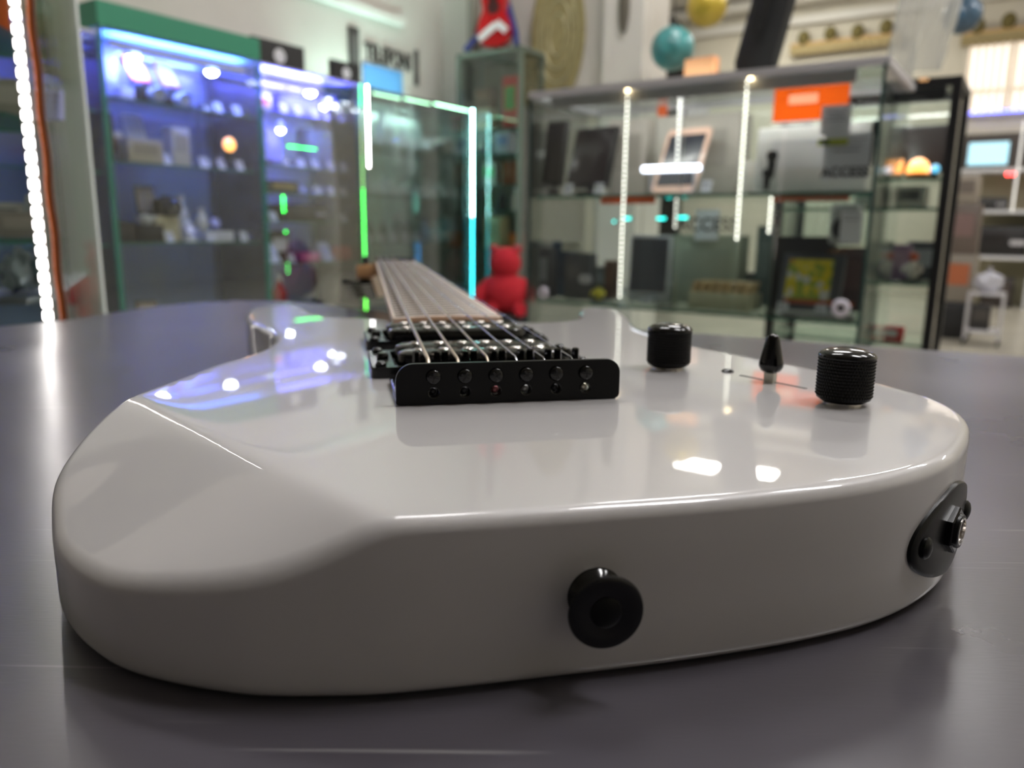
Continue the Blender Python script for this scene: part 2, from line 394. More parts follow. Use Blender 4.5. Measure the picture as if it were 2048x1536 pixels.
for i in range(6):
    t = MB(); t.M = hsM; x = -35+i*2.0; y = 32+i*25
    t.lathe([(4.4, 0), (4.4, 1.2), (3, 1.6), (3, 8), (2.3, 9), (2.6, 12), (1.9, 12.8)], (x+3, y, .4), seg=20)
    t.lathe([(6, -22), (7.5, -21), (7.5, -15.2), (6.5, -15)], (x+2, y, 0), seg=20)
    t.box((x-9, y, -18.5), (16, 3, 3)); t.rbox((x-21, y, -18.5), (11, 15, 5.5), 3)
    t.build('tuner', m_blk, head, smooth=40)
# ---- strings
US = [(i-2.5)*10.72 for i in range(6)]; GA = [.66, .52, .42, .30, .24, .20]
def nutu(i): return cu(660) + (i-2.5)*7.1
for i in range(6):
    u = US[i]; r = GA[i]; zb = 53.6 + (.6 if 1 < i < 4 else 0); zn = fz(662)+2.6; g = 1.18
    pts = [(u, 1.5, 47.5), (u, 10, 50.5), (u, 15, zb-.5), (u, 17.5, zb+r*g)]
    for k in range(1, 11): t = k/10; pts.append((u+(nutu(i)-u)*t, 17.5+(660-17.5)*t, zb+r*g+(zn-zb)*t))
    pts += [(nutu(i)-3, 664+32+i*24, zn-7-4*i)]
    GM().tube(pts, r*g, 8).build('string', m_str1 if i < 3 else m_str2, G, smooth=70)
# ---- bridge
MB.rbox(bpl := GM(), (0, 20, TOP+1.2), (79, 40, 2.4), 3); bridge = bpl.build('bridge', m_blk, G, smooth=35)
bridge['label'] = 'black fixed bridge'
oy = []
def arc(cx, cy, r, a0, a1, n=8): return [(cx+r*cos(radians(a0+(a1-a0)*i/n)), cy+r*sin(radians(a0+(a1-a0)*i/n))) for i in range(n+1)]
hwid = 39.5; z0, z1 = TOP+.3, 55.9
prof = arc(-hwid+1.2, z0+1.2, 1.2, 180, 270, 4) + arc(hwid-1.8, z0+1.8, 1.8, 270, 360, 4) + arc(hwid-5, z1-5, 5, 0, 90) + arc(-hwid+6, z1-6, 6, 90, 180)
holes = [(u, 45.9, 1.75) for u in US] + [(u, 51.3, 2.6) for u in US]
pv = [Vector(p) for p in prof]; fc = [list(range(len(pv)))]; ed = []
for (u, z, r) in holes:
    s0 = len(pv); pv += [Vector((u+r*cos(2*pi*j/20), z+r*sin(2*pi*j/20))) for j in range(20)]
    ed += [(s0+j, s0+(j+1) % 20) for j in range(20)]
ed += [(j, (j+1) % len(prof)) for j in range(len(prof))]
cv, ce, cf, *_x = delaunay_2d_cdt(pv, ed, [], 1, 1e-4)
cf = [f for f in cf if not any((sum((Vector(cv[i]) for i in f), Vector((0, 0)))/len(f) - Vector((u, z))).length < r*.97 for u, z, r in holes)]
pl = GM()
for y in (-1.0, 1.0): pl.add([(q.x, y, q.y) for q in cv], [tuple(f) for f in cf])
def wallring(idx):
    n = len(idx); pl.add([(pv[i].x, -1.0, pv[i].y) for i in idx] + [(pv[i].x, 1.0, pv[i].y) for i in idx], [(j, (j+1) % n, n+(j+1) % n, n+j) for j in range(n)])
wallring(list(range(len(prof))))
for k in range(12): wallring(list(range(len(prof)+20*k, len(prof)+20*k+20)))
me = bpy.data.meshes.new('tailpiece_plate'); me.from_pydata([tuple(q) for q in pl.v], [], pl.f)
bm = bmesh.new(); bm.from_mesh(me); bmesh.ops.remove_doubles(bm, verts=bm.verts, dist=1e-6); bmesh.ops.recalc_face_normals(bm, faces=bm.faces)
for e_ in bm.edges: e_.smooth = True
bm.to_mesh(me); bm.free(); me.materials.append(m_blkm); o = bpy.data.objects.new('tailpiece_plate', me); COL.objects.link(o); o.parent = bridge
mod = o.modifiers.new('bev', 'BEVEL'); mod.width = .00045; mod.segments = 2; mod.limit_method = 'ANGLE'; mod.angle_limit = radians(60)
for i, u in enumerate(US):
    g = GM(); zc = 51.3; yc = -1.0
    g.lathe([(2.55, -.9), (2.55, .55), (2.25, 1.0), (1.5, 1.35), (.01, 1.45)], (u, yc, zc), (0, -1, 0), 24)
    scr = g.build('intonation_screw', m_blk, bridge, smooth=35)
    g = GM()
    for a in (.2+i*.3, .2+i*.3+pi/2): g.box((u, yc-1.38, zc), (3.2, .3, .7), ry=a)
    g.build('cross_slot', m_dark, scr)
    g = GM()      # string ferrule ring and ball end inside the hole
    g.loft([[(u+r*cos(2*pi*j/20), y, 45.9+r*sin(2*pi*j/20)) for j in range(20)] for r, y in ((1.75, -1.02), (2.05, -1.25), (2.1, -1.0))], cap=False)
    fe = g.build('string_hole', m_blk, bridge, smooth=60)
    g = GM(); g.ball((u, 1.9, 45.9), 1.5, 12, 8); g.build('ball_end', mat('ball_brass_%d' % (i if i in (2, 3, 5) else 0), {2: (150, 90, 95), 3: (150, 150, 150), 5: (205, 200, 180)}.get(i, (40, 40, 44)), .35, metal=.6), fe, smooth=60)
    # saddle
    g = GM(); y0, y1 = 8, 27
    g.box((u-3.5, 17, 49.5), (2.6, 20, 5.4)); g.box((u+3.5, 17, 49.5), (2.6, 20, 5.4)); g.box((u, 21, 49.3), (9.6, 6, 5.0)); g.box((u, 24, 48.7), (9.6, 6, 4.0))
    sd = g.build('saddle', m_blk, bridge)
    g = GM()
    for sx in (-1, 1): g.lathe([(1.5, 0), (1.5, 12.6), (1.1, 13.1)], (u+sx*3.5, 23.5, 43.2), seg=6)
    g.build('height_screw', m_plast, sd)
    GM().tube([(u, 0, 51.3), (u, 12, 51.0)], 1.0, 8).build('long_screw', m_blkm, sd)
# ---- pickups
def pickup(v0, ringh, zc, lab):
    g = GM(); prism = []
    q = resample(catmull([Vector(p) for p in ((-45, v0-21.5), (0, v0-21.8), (45, v0-21.5), (46, v0), (45, v0+21.5), (0, v0+21.8), (-45, v0+21.5), (-46, v0))], 2), 2.)
    def rr_(w, h, r): return [Vector((x, y+v0)) for x, y in arc(w-r, h-r, r, 0, 90, 5)+arc(-w+r, h-r, r, 90, 180, 5)+arc(-w+r, -h+r, r, 180, 270, 5)+arc(w-r, -h+r, r, 270, 360, 5)]
    o1 = rr_(46, 22, 3); i1 = rr_(36.6, 19.4, 3)
    ring = GM(); rg = [[(p.x, p.y, TOP) for p in o1], [(p.x, p.y, TOP+ringh-.8) for p in o1], [(p.x*.985, p.y, TOP+ringh) for p in o1], [(p.x, p.y, TOP+ringh) for p in i1], [(p.x, p.y, TOP) for p in i1]]
    ring.loft(rg, cap=False); pr = ring.build('pickup', m_plast, G, smooth=12); pr['label'] = lab
    GM().box((0, v0, TOP+.6), (74, 40, 1.)).build('well_floor', m_dark, pr)
    for sx in (-1, 1):
        for sy in (-1, 1):
            g = GM(); g.lathe([(2.3, 0), (2.3, .9), (1.5, 1.7), (.01, 2.0)], (sx*42, v0+sy*17.5, TOP+ringh), seg=14); g.build('ring_screw', m_blk, pr, smooth=40)
        g = GM(); g.lathe([(2.6, 0), (2.6, 1.6), (1.8, 2.6), (.01, 2.8)], (sx*40.5, v0, TOP+ringh-.2), seg=14); g.build('ring_screw', m_blk, pr, smooth=40)
    for sy in (-1, 1):
        g = GM(); g.M = Matrix.Scale(.001, 4)
        g.rbox((0, v0+sy*9.0, zc-5), (70, 16.6, 10), 8.0, seg=8); c = g.build('coil', m_blk, pr, smooth=35)
        for k in range(6):
            u = (k-2.5)*10.3; g = GM(); g.lathe([(2.4, 0), (2.4, .5), (1.9, 1.0), (.01, 1.2)], (u, v0+sy*9, zc-.1), seg=16); g.build('pole_piece', m_chr, c, smooth=40)
pickup(70.5, 4.6, 50.6, 'bridge pickup in its black ring')
pickup(142, 4.6, 50.6, 'neck pickup in its black ring')
# ---- knobs
def knob(u, v, lab):
    R = 9.6; zb, zt = 42.4, 58.6; g = GM(); nz, na = 48, 216; rings = []
    for (r, z) in ((R-2.4, zb), (R-.6, zb+1.2)): rings.append([(u+r*cos(2*pi*j/na), v+r*sin(2*pi*j/na), z) for j in range(na)])
    for i in range(nz+1):
        z = zb+1.9+(zt-zb-2.6)*i/nz; rg = []
        for j in range(na):
            ph = (i//4) % 2; a = (j % 3 - 1 + 0.0); kk = ((j + (2 if ph else 0)) % 4)/4; t = (i % 4)/4
            bump = .50*(1-abs(kk-.5)*2)*(1-abs(t-.5)*1.8); r = R-.5+bump
            rg.append((u+r*cos(2*pi*j/na), v+r*sin(2*pi*j/na), z))
        rings.append(rg)
    g.loft(rings); k = g.build('knob', m_blkm, G, smooth=25); k['label'] = lab
    g = GM(); g.lathe([(R-.1, zt-.7), (R+.02, zt-.2), (R-.15, zt+.35), (R-.8, zt+1.1), (R*.72, zt+2.0), (R*.4, zt+2.6), (.01, zt+2.8)], (u, v, 0), seg=64); g.build('domed_cap', m_blk, k, smooth=50)
    g = GM(); g.lathe([(6.2, TOP-.2), (6.2, TOP+.9), (3.2, TOP+1.2), (3.2, zb+1)], (u, v, 0), seg=24); g.build('washer', m_chr, k, smooth=40)
knob(82.1, 54.2, 'tone knob by the waist'); knob(115.9, -20.6, 'volume knob near the rear edge')
# ---- selector switch
c0 = Vector((105.6, 33.8)); c1 = Vector((117.6, 4.2)); dd = (c1-c0); an = math.atan2(dd.y, dd.x)
g = GM(); g.rbox(((c0.x+c1.x)/2, (c0.y+c1.y)/2, TOP+.02), (dd.length, 1.7, .2), .5, an); sw = g.build('switch_slot', m_dark, G)
su, sv = 110.6, 19.0
g = GM(); g.box((su, sv, TOP+1.6), (2.2, 4.6, 6), an+pi/2); lv = g.build('lever', mat('lever_white', (240, 236, 222), .4), sw)
g = GM(); g.lathe([(.01, 45.0), (2.2, 45.2), (3.9, 46.2), (4.75, 47.8), (4.8, 49), (4.3, 51.5), (3.4, 55.5), (2.7, 58.6), (2.1, 60.0), (1.1, 60.8), (.01, 61)], (su, sv, 0), seg=32); g.build('switch_tip', m_blk, sw, smooth=60)
for (x, y) in ((104.2, 42.2), (119.6, -3.6)):
    g = GM(); g.lathe([(2.7, TOP-.1), (2.6, TOP+.5), (1.8, TOP+1.0), (.01, TOP+1.2)], (x, y, 0), seg=20); g.build('switch_screw', m_blk, sw, smooth=40)
# ---- strap button
q = Vector((-.03, -1, 0)).normalized()
g = GM(); g.lathe([(6.4, -1), (6.6, 0), (6.4, .8), (4.6, 2.2), (3.9, 3.8), (4.6, 5.4), (6.8, 6.8), (8.1, 7.4), (8.4, 8.1), (8.15, 8.7), (7.4, 9.0), (5.5, 8.7), (4.2, 8.4), (.01, 8.2)], (-2.6, -104.3, 21.0), tuple(q), 48)
sb = g.build('strap_button', m_blk, G, smooth=45)
g = GM(); g.lathe([(3.6, 8.0), (3.5, 8.5), (2.6, 8.9), (.01, 9.0)], (-2.6, -104.3, 21.0), tuple(q), 24); sc_ = g.build('button_screw', m_blkm, sb, smooth=40)
# ---- jack plate (follows the rim)
JT = Vector((.823, .568, 0)); JN = Vector((.568, -.823, 0)); JC = Vector((109.3, -81.3, 19.3))
def jp(s, z, off):                       # s along the plate, bowed with the rim
    return JC + JT*s + JN*(off - .0040*s*s) + Vector((0, 0, z))
def eye(k): return [(26*k*cos(t), 13.4*k*(abs(sin(t))**.95)*(1 if sin(t) >= 0 else -1)*(1-.18*abs(cos(t)))) for t in [2*pi*i/56 for i in range(56)]]
g = GM(); rings = []
for k, off in ((1., -.9), (1., .5), (.97, 1.0), (.9, 1.15), (.6, 1.2), (.42, .9), (.1, .8), (.01, .8)): rings.append([jp(s, z, off) for s, z in eye(k)])
g.loft(rings); jk = g.build('jack_plate', m_blkm, G, smooth=40)
for s in (-19.5, 19.5):
    g = GM(); c = jp(s, 0, 1.0); g.lathe([(3.1, -1), (3.1, .5), (2.5, 1.2), (1.2, 1.6), (.01, 1.7)], tuple(c), tuple(JN), 20); g.build('plate_screw', m_blkm, jk, smooth=40)
c = jp(0, 0, -.4)
g = GM(); g.lathe([(6.7, 0), (6.7, 2.6), (6.3, 3.0), (5.0, 3.0), (4.8, 3.0)], tuple(c), tuple(JN), 6); g.build('hex_nut', m_blk, jk)
g = GM(); g.lathe([(4.9, 0), (4.9, 3.5), (4.6, 3.9), (3.6, 3.9), (3.3, 3.5), (3.3, 0)], tuple(c), tuple(JN), 28); so = g.build('jack_socket', m_blkm, jk, smooth=40)
g = GM(); g.lathe([(3.9, 3.4), (3.9, 4.05), (3.3, 4.05), (3.2, 3.0), (3.2, 1.0)], tuple(c), tuple(JN), 28); g.build('socket_lining', m_chr, so, smooth=40)
# ------------------------------------------------------------------ the shop behind
def px_of(P):
    v = Vector(P)-Vector((0, 0, CAM_Z)); z = v.dot(FW); return 1024+FPX*v.dot(RT)/z, 768-FPX*v.dot(UP)/z
def rayplane(px, py, P, dr):               # point seen at a pixel on the upright plane through P along dr
    d = ray(px, py); n = Vector((-dr.y, dr.x, 0)); o = Vector((0, 0, CAM_Z)); return o + d*((P-o).dot(n)/d.dot(n))
class Cab:
    def __init__(s, P, X, Y, rz): s.P = P; s.X = X; s.Y = Y; s.rz = rz
    def at(s, px, z, t=.15):
        py = 450.
        for _ in range(5):
            p = rayplane(px, py, s.P+s.Y*t, s.X); p.z = z; py = px_of(p)[1]
        return p
m_gl = glass('clear_glass', (250, 253, 252)); m_glb = glass('shelf_glass', (238, 246, 243)); m_glv = glass('tinted_glass', (247, 251, 250))
m_gedge = mat('green_glass_edge', (70, 130, 112), .25, coat=.5)
m_alu = mat('aluminium', (196, 194, 198), .42, metal=.25)
m_blackf = mat('black_frame', (16, 16, 18), .4)
m_green = mat('green_fascia', (42, 128, 98), .5)
m_wht = mat('white_board', (220, 220, 222), .5)
m_slate = mat('slate_panel', (128, 140, 156), .45)
m_dslate = mat('dark_slate', (72, 78, 80), .45)
def cabinet(name, label, P, X, Y, L, dp, z0, z1, shelves, back=None, fr=m_alu, fw=.02, edge=None, top='glass', plinth=m_dslate, doors=1, group=None, toprail=None):
    rz = math.atan2(X.y, X.x); t = thing(name, label, 'display cabinet', (P.x, P.y, FLOOR), rz, group)
    F = -FLOOR
    MB().box((L/2, dp/2, (z0-FLOOR)/2), (L, dp, z0-FLOOR)).build('plinth', plinth, t)
    h = z1-z0; zc = (z0+z1)/2+F; th = .006
    for k in range(doors):
        w_ = L/doors; MB().box((w_*(k+.5), 0, zc), (w_-.004, th, h)).build('front_pane', m_gl, t)
    MB().box((0, dp/2, zc), (th, dp, h)).build('side_pane', m_gl, t)
    MB().box((L, dp/2, zc), (th, dp, h)).build('side_pane', m_gl, t)
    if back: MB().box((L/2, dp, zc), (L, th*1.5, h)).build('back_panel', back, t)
    else: MB().box((L/2, dp, zc), (L, th, h)).build('back_pane', m_glv, t)
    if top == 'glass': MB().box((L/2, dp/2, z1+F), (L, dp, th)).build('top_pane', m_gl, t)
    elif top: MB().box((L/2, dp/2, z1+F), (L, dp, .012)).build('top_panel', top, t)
    for z in shelves:
        g = MB().box((L/2, dp/2+.01, z-.004+F), (L-.02, dp-.04, .008)).build('glass_shelf', m_glb, t)
        MB().box((L/2, .032, z-.004+F), (L-.02, .004, .0085)).build('shelf_edge', m_gedge, g)
    if fr:
        f = MB()
        for x in (0, L):
            for y in (0, dp): f.box((x, y, zc), (fw, fw, h+fw))
        for y in (0, dp): f.box((L/2, y, z1+F), (L, fw, fw)); f.box((L/2, y, z0+F), (L, fw, fw))
        for x in (0, L): f.box((x, dp/2, z1+F), (fw, dp, fw))
        f.build('frame', fr, t)
    if edge:
        for x in (0, L): MB().box((x, 0, zc), (.008, .008, h)).build('pane_edge', edge, t)
    if toprail:
        f = MB()
        for y in (0, dp): f.box((L/2, y, z1+F), (L, fw, fw))
        for x in (0, L): f.box((x, dp/2, z1+F), (fw, dp, fw))
        f.build('top_frame', toprail, t)
    cb = Cab(P, X, Y, rz); cb.L = L; cb.dp = dp; cb.sh = sorted(shelves); cb.z1 = z1; cb.z0 = z0; cb.used = []; return t, cb
def led_strip(label, p0, p1, col, s, pitch=.0167, dot=.0045, back=(235, 235, 235), group=None, face=None, cols=None):
    p0 = Vector(p0); p1 = Vector(p1); d = (p1-p0); L = d.length; t = thing('led_strip', label, 'LED strip', p0, 0, group)
    dn = d.normalized(); fc = Vector(face).normalized() if face else Vector((0, -1, 0)); sd = dn.cross(fc).normalized()
    g = MB(); w_ = .005; rr = []
    g.loft([[q + sd*a*w_ + fc*b_*.001 for a, b_ in ((-1, -1), (1, -1), (1, 1), (-1, 1))] for q in (Vector((0, 0, 0)), d)])
    g.build('tape', mat('led_tape_%d%d%d' % back, back, .5), t)
    n = int(L/pitch); segs = cols or [(0, 1, col, s)]
    for (a, b_, c, st) in segs:
        g = MB()
        for i in range(n):
            f = (i+.5)/n
            if a <= f < b_: q = d*f + fc*.002; g.loft([[q + (sd*x + dn*y)*dot/2 + fc*z for x, y in ((-1, -1), (1, -1), (1, 1), (-1, 1))] for z in (-.001, .0015)])
        if g.v: g.build('diodes', emis('led_%d_%d_%d_%d' % (c+(st,)), c, st), t)
    return t
def spot(label, p, s=60, col=(235, 240, 255), r=.022, group='spot bulbs under the cabinet tops', top=None):
    if top: p.z = min(p.z, top-.075)
    t = thing('spot_bulb', label, 'spotlight', p, 0, group)
    if top: MB().tube([(0, 0, .048), (0, 0, top-p.z-.008)], .003, 6).build('stem', m_alu, t)
    MB().lathe([(.030, 0), (.032, .012), (.02, .03), (.012, .045), (.01, .05)], seg=20).build('socket', m_alu, t, smooth=50)
    MB().lathe([(.001, -.02), (r*.7, -.014), (r, 0), (r*.9, .003)], seg=20).build('bulb', emis('spot_%d_%d_%d_%d' % (col+(s,)), col, s), t, smooth=60)
# ---- generic goods; each has its own base point, size and colours
def C_(c): return mat('paint_%d_%d_%d' % tuple(c), c, .45)
def Cg(c): return mat('gloss_%d_%d_%d' % tuple(c), c, .15, coat=.4)
def goods(kind, p, rz, w, h, d, c1, c2, label, cat, group=None, name=None, lean=None):
    nm = name or {'box': 'box', 'phone': 'smartphone', 'card': 'price_card', 'tablet': 'tablet', 'camera': 'camera', 'watch': 'watch', 'speaker': 'speaker', 'bottle': 'bottle',
                  'plush': 'plush_toy', 'vase': 'vase', 'screen': 'monitor', 'tray': 'dish', 'mic': 'microphone', 'figure': 'figurine', 'player': 'media_player', 'bag': 'plastic_bag', 'stack': 'boxed_set'}[kind]
    t = thing(nm, label, cat, p, rz, group)
    if kind == 'box':
        MB().rbox((0, 0, h/2), (w, d, h), min(w, d, h)*.06).build('carton', C_(c1), t, smooth=40)
        MB().box((0, -d/2-.0006, h*.58), (w*.72, .0012, h*.45)).build('label_panel', C_(c2), t)
    elif kind in ('phone', 'tablet', 'card'):
        a = radians(lean if lean is not None else 22); R = Matrix.Rotation(-a, 4, 'X'); th = {'phone': .008, 'tablet': .009, 'card': .003}[kind]
        R = Matrix.Translation((0, 0, th*sin(a)+.0008)) @ R; g = MB(); g.M = R; rr = min(w, h)*(.03 if kind == 'card' else .09)
        def slab(g, w, h, y0, y1, r):
            pts = arc(w/2-r, h-r, r, 0, 90, 4)+arc(-w/2+r, h-r, r, 90, 180, 4)+arc(-w/2+r, r, r, 180, 270, 4)+arc(w/2-r, r, r, 270, 360, 4)
            g.loft([[(x, y, z) for x, z in pts] for y in (y0, y1)])
        slab(g, w, h, 0, th, rr); g.build({'phone': 'casing', 'tablet': 'casing', 'card': 'card'}[kind], (C_ if kind == 'card' else Cg)(c1), t)
        g = MB(); g.M = R
        if kind == 'card':
            for k in range(3): g.box((-.04*w, -.0006, h*(.78-.2*k)), (w*(.7-.12*k), .0012, h*.07))
            g.build('print', C_(c2), t)
        else:
            g.box((0, -.0006, h/2), (w*.84, .0012, h*.80)); g.build('display', Cg(c2), t)
        g = MB(); g.box((0, h*sin(a)*.75+th+.004, h*.3), (w*.3, .003, h*.6), 0, radians(14)); g.build('stand', m_alu, t)
    elif kind == 'camera':
        MB().rbox((0, 0, h*.42), (w, d, h*.84), d*.2).build('casing', C_(c1), t, smooth=40)
        MB().rbox((0, 0, h*.9), (w*.35, d*.7, h*.2), d*.1).build('viewfinder', C_(c1), t, smooth=40)
        MB().lathe([(h*.36, 0), (h*.36, d*.7), (h*.30, d*.8), (h*.26, d*.6), (.001, d*.55)], (0, -d/2, h*.42), (0, -1, 0), 24).build('lens', Cg(c2), t, smooth=40)
    elif kind == 'watch':
        MB().lathe([(w*.5, 0), (w*.52, h*.1), (w*.3, h*.25), (w*.26, h*.5)], seg=20).build('stand', C_(c1), t, smooth=50)
        MB().lathe([(w*.42, 0), (w*.45, d*.2), (w*.40, d*.3), (w*.36, d*.22), (.001, d*.22)], (0, 0, h*.72), (0, -1, .3), 28).build('dial', Cg(c2), t, smooth=40)
        g = MB(); g.tube([(w*.38*cos(a), .0+d*.1, h*.72+w*.6*sin(a)) for a in [pi*.15+i*pi*.7/8 for i in range(9)]], w*.12, 6); g.build('strap', C_(c1), t, smooth=60)
    elif kind == 'speaker':
        MB().rbox((0, 0, h/2), (w, d, h), min(w, d)*.3).build('cabinet', C_(c1), t, smooth=40)
        MB().lathe([(w*.36, 0), (w*.37, .004), (w*.3, .002), (w*.1, -.006), (.001, -.002)], (0, -d/2-.001, h*.4), (0, -1, 0), 24).build('cone', C_(c2), t, smooth=40)
    elif kind in ('bottle', 'vase'):
        r = w/2; pr = [(r*.8, 0), (r, h*.06), (r, h*.55), (r*.75, h*.68), (r*.36, h*.78), (r*.33, h*.9)] if kind == 'bottle' else [(r*.5, 0), (r*.7, h*.08), (r, h*.4), (r*.8, h*.65), (r*.42, h*.8), (r*.5, h*.95), (r*.62, h)]
        MB().lathe(pr, seg=24).build('vessel', Cg(c1), t, smooth=50)
        MB().lathe([(r*.42, h*.88), (r*.42, h), (r*.35, h*1.01)], seg=20).build('cap' if kind == 'bottle' else 'rim', Cg(c2), t, smooth=50)
    elif kind == 'plush':
        MB().ball((0, 0, h*.33), h*.33, sz=1.0).build('torso', mat('plush_%d_%d_%d' % tuple(c1), c1, .95, bump=.8, bscale=120), t, smooth=80)
        hd = MB().ball((0, -d*.05, h*.78), h*.24).build('head', MATS['plush_%d_%d_%d' % tuple(c1)], t, smooth=80)
        for sx in (-1, 1): MB().ball((sx*h*.17, 0, h*.98), h*.08, 12, 8).build('ear', C_(c2), hd, smooth=80)
        for sx in (-1, 1): MB().tube([(sx*h*.2, 0, h*.5), (sx*h*.36, -h*.08, h*.36), (sx*h*.4, -h*.16, h*.2)], [h*.1, h*.1, h*.08], 12).build('arm', MATS['plush_%d_%d_%d' % tuple(c1)], t, smooth=80)
        for sx in (-1, 1): MB().tube([(sx*h*.14, 0, h*.12), (sx*h*.22, -h*.24, h*.1), (sx*h*.24, -h*.36, h*.12)], [h*.13, h*.12, h*.1], 12).build('leg', MATS['plush_%d_%d_%d' % tuple(c1)], t, smooth=80)
    elif kind == 'screen':
        MB().rbox((0, 0, .008), (w*.35, d, .016), .01).build('foot', C_(c1), t, smooth=40)
        MB().box((0, .01, h*.2), (w*.08, .02, h*.4)).build('neck', C_(c1), t)
        g = MB(); g.M = Matrix.Translation((0, -.01, h*.12)) @ Matrix.Rotation(radians(-(lean or 4)), 4, 'X')
        g.rbox((0, 0, h*.44), (w, .025, h*.88), .004); g.build('bezel', C_(c1), t, smooth=40)
        g2 = MB(); g2.M = g.M; g2.box((0, -.0135, h*.44), (w*.93, .002, h*.80)); g2.build('display', c2 if not isinstance(c2, tuple) else Cg(c2), t)
    elif kind == 'tray':
        MB().lathe([(w*.25, 0), (w*.3, h*.1), (w*.5, h*.8), (w*.5, h), (w*.46, h*.9), (w*.25, h*.25), (.001, h*.2)], seg=28).build('bowl', Cg(c1), t, smooth=50)
        MB().ball((0, 0, h*.75), w*.2, 14, 8).build('contents', C_(c2), t, smooth=60)
    elif kind == 'mic':
        MB().lathe([(w*.25, 0), (w*.42, h*.55), (w*.3, h*.62)], seg=18).build('handle', C_(c1), t, smooth=50)
        MB().lathe([(w*.3, h*.6), (w*.5, h*.68), (w*.52, h*.85), (w*.4, h*.96), (.001, h)], seg=20).build('grille', mat('mic_grille', (30, 30, 32), .4, metal=.5, bump=.6, bscale=400), t, smooth=50)
    elif kind == 'figure':
        MB().lathe([(w*.5, 0), (w*.5, h*.05), (w*.2, h*.07)], seg=18).build('stand', m_blackf, t, smooth=40)
        MB().lathe([(w*.16, h*.06), (w*.3, h*.2), (w*.34, h*.42), (w*.22, h*.6), (w*.12, h*.7)], seg=18).build('torso', C_(c1), t, smooth=60)
        MB().ball((0, 0, h*.82), h*.15, 16, 10).build('head', C_(c2), t, smooth=60)
        for sx in (-1, 1): MB().tube([(sx*w*.24, 0, h*.58), (sx*w*.48, -w*.1, h*.42), (sx*w*.4, -w*.3, h*.32)], w*.09, 8).build('arm', C_(c1), t, smooth=60)
    elif kind == 'player':
        MB().rbox((0, 0, h/2), (w, d, h), min(h, d)*.15).build('casing', C_(c1), t, smooth=40)
        MB().box((-w*.1, -d/2-.0008, h*.6), (w*.45, .0016, h*.3)).build('front_slot', Cg(c2), t)
        g = MB()
        for k in range(3): g.lathe([(h*.1, 0), (h*.1, .006), (.001, .007)], (w*(.25+.09*k), -d/2, h*.45), (0, -1, 0), 12)
        g.build('buttons', m_alu, t, smooth=40)
    elif kind == 'stack':
        MB().rbox((0, 0, h*.3), (w, d, h*.6), .006).build('case', C_(c1), t, smooth=40)
        g = MB()
        for k in range(7): g.box((w*(-.42+.14*k), 0, h*.78), (w*.06, d*.9, h*.4), 0, 0, .25)
        g.build('slats', C_(c2), t)
    elif kind == 'bag':
        rnd = random.Random(len(label)); me = MB(); seg = 22; pr = []
        for i in range(9):
            z = h*i/8; rr_ = w*.5*(sin(pi*min(.97, .15+i/9.5))**.6)*(1 if i < 7 else .5)
            pr.append([(rr_*(1+.22*rnd.uniform(-1, 1))*cos(2*pi*j/seg), rr_*(d/w)*(1+.22*rnd.uniform(-1, 1))*sin(2*pi*j/seg), z+.01*rnd.uniform(-1, 1)) for j in range(seg)])
        me.loft(pr).build('film', Cg(c1), t, smooth=30)
        MB().lathe([(w*.09, h*.98), (w*.05, h*1.04), (w*.14, h*1.15), (w*.1, h*1.16)], seg=12).build('knot', Cg(c2), t, smooth=60)
    return t
WH = (225, 225, 228); BK = (16, 16, 18); GY = (120, 122, 126); DK = (40, 42, 46); CR = (205, 195, 165)

# ---- row of tall glass cabinets along the left wall (x runs away along the row, depth to the wall)
NB = -D2
P1 = A0 + D1*.08; L1 = .84
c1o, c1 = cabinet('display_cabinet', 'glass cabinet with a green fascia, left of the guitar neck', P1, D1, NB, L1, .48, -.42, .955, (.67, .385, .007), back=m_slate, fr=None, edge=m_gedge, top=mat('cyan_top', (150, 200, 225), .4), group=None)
MB().box((L1/2, .24, .8+1.014), (L1+.03, .51, .105)).build('fascia', m_green, c1o)
P0 = A0 - D1*.885
c0o, c0 = cabinet('display_cabinet', 'glass cabinet mostly hidden behind the near glass case on the left', P0, D1, NB, .95, .48, -.42, .93, (.60, .33, .0), back=m_slate, fr=None, edge=m_gedge, top=m_wht)
P2_ = A0 + D1*.94
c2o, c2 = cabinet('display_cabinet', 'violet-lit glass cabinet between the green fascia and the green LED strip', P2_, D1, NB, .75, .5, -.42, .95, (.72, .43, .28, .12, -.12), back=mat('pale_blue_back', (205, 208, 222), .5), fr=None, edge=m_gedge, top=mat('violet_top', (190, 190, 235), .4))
P3 = A0 + D1*1.71
c3o, c3 = cabinet('display_cabinet', 'glass cabinet between the green LED strip and the cyan LED strip', P3, D1, NB, 1.15, .5, -.42, .945, (.62, .305, -.01), back=mat('pale_teal_back', (196, 214, 208), .4), fr=None, edge=m_gedge, top='glass')
# lights in the row
def inlight(cab, o, L, z, col, s, lab, w_=.03, t=.05, lip=m_alu):
    r = thing('light_bar', lab, 'light bar', tuple(cab.P + cab.X*(L/2) + cab.Y*t + Vector((0, 0, z))), cab.rz)
    MB().box((0, -w_*.5-.006, -.004), (L*.87, .004, .036)).build('lip', lip, r)
    for sx in (-1, 1): MB().box((sx*L*.43, 0, 0), (.006, w_, .02)).build('end_cap', lip, r)
    MB().box((0, 0, -.001), (L*.84, w_, .006)).build('diffuser', emis('bar_%d_%d_%d_%d' % (col+(s,)), col, s), r)
inlight(c1, c1o, L1, .905, (100, 130, 255), 130, 'blue light bar under the green fascia')
inlight(c2, c2o, .75, .895, (110, 112, 255), 230, 'violet light bar under the top of the violet-lit cabinet', .04, .06)
inlight(c0, c0o, .95, .90, (110, 110, 255), 40, 'violet light bar in the cabinet behind the near glass case')
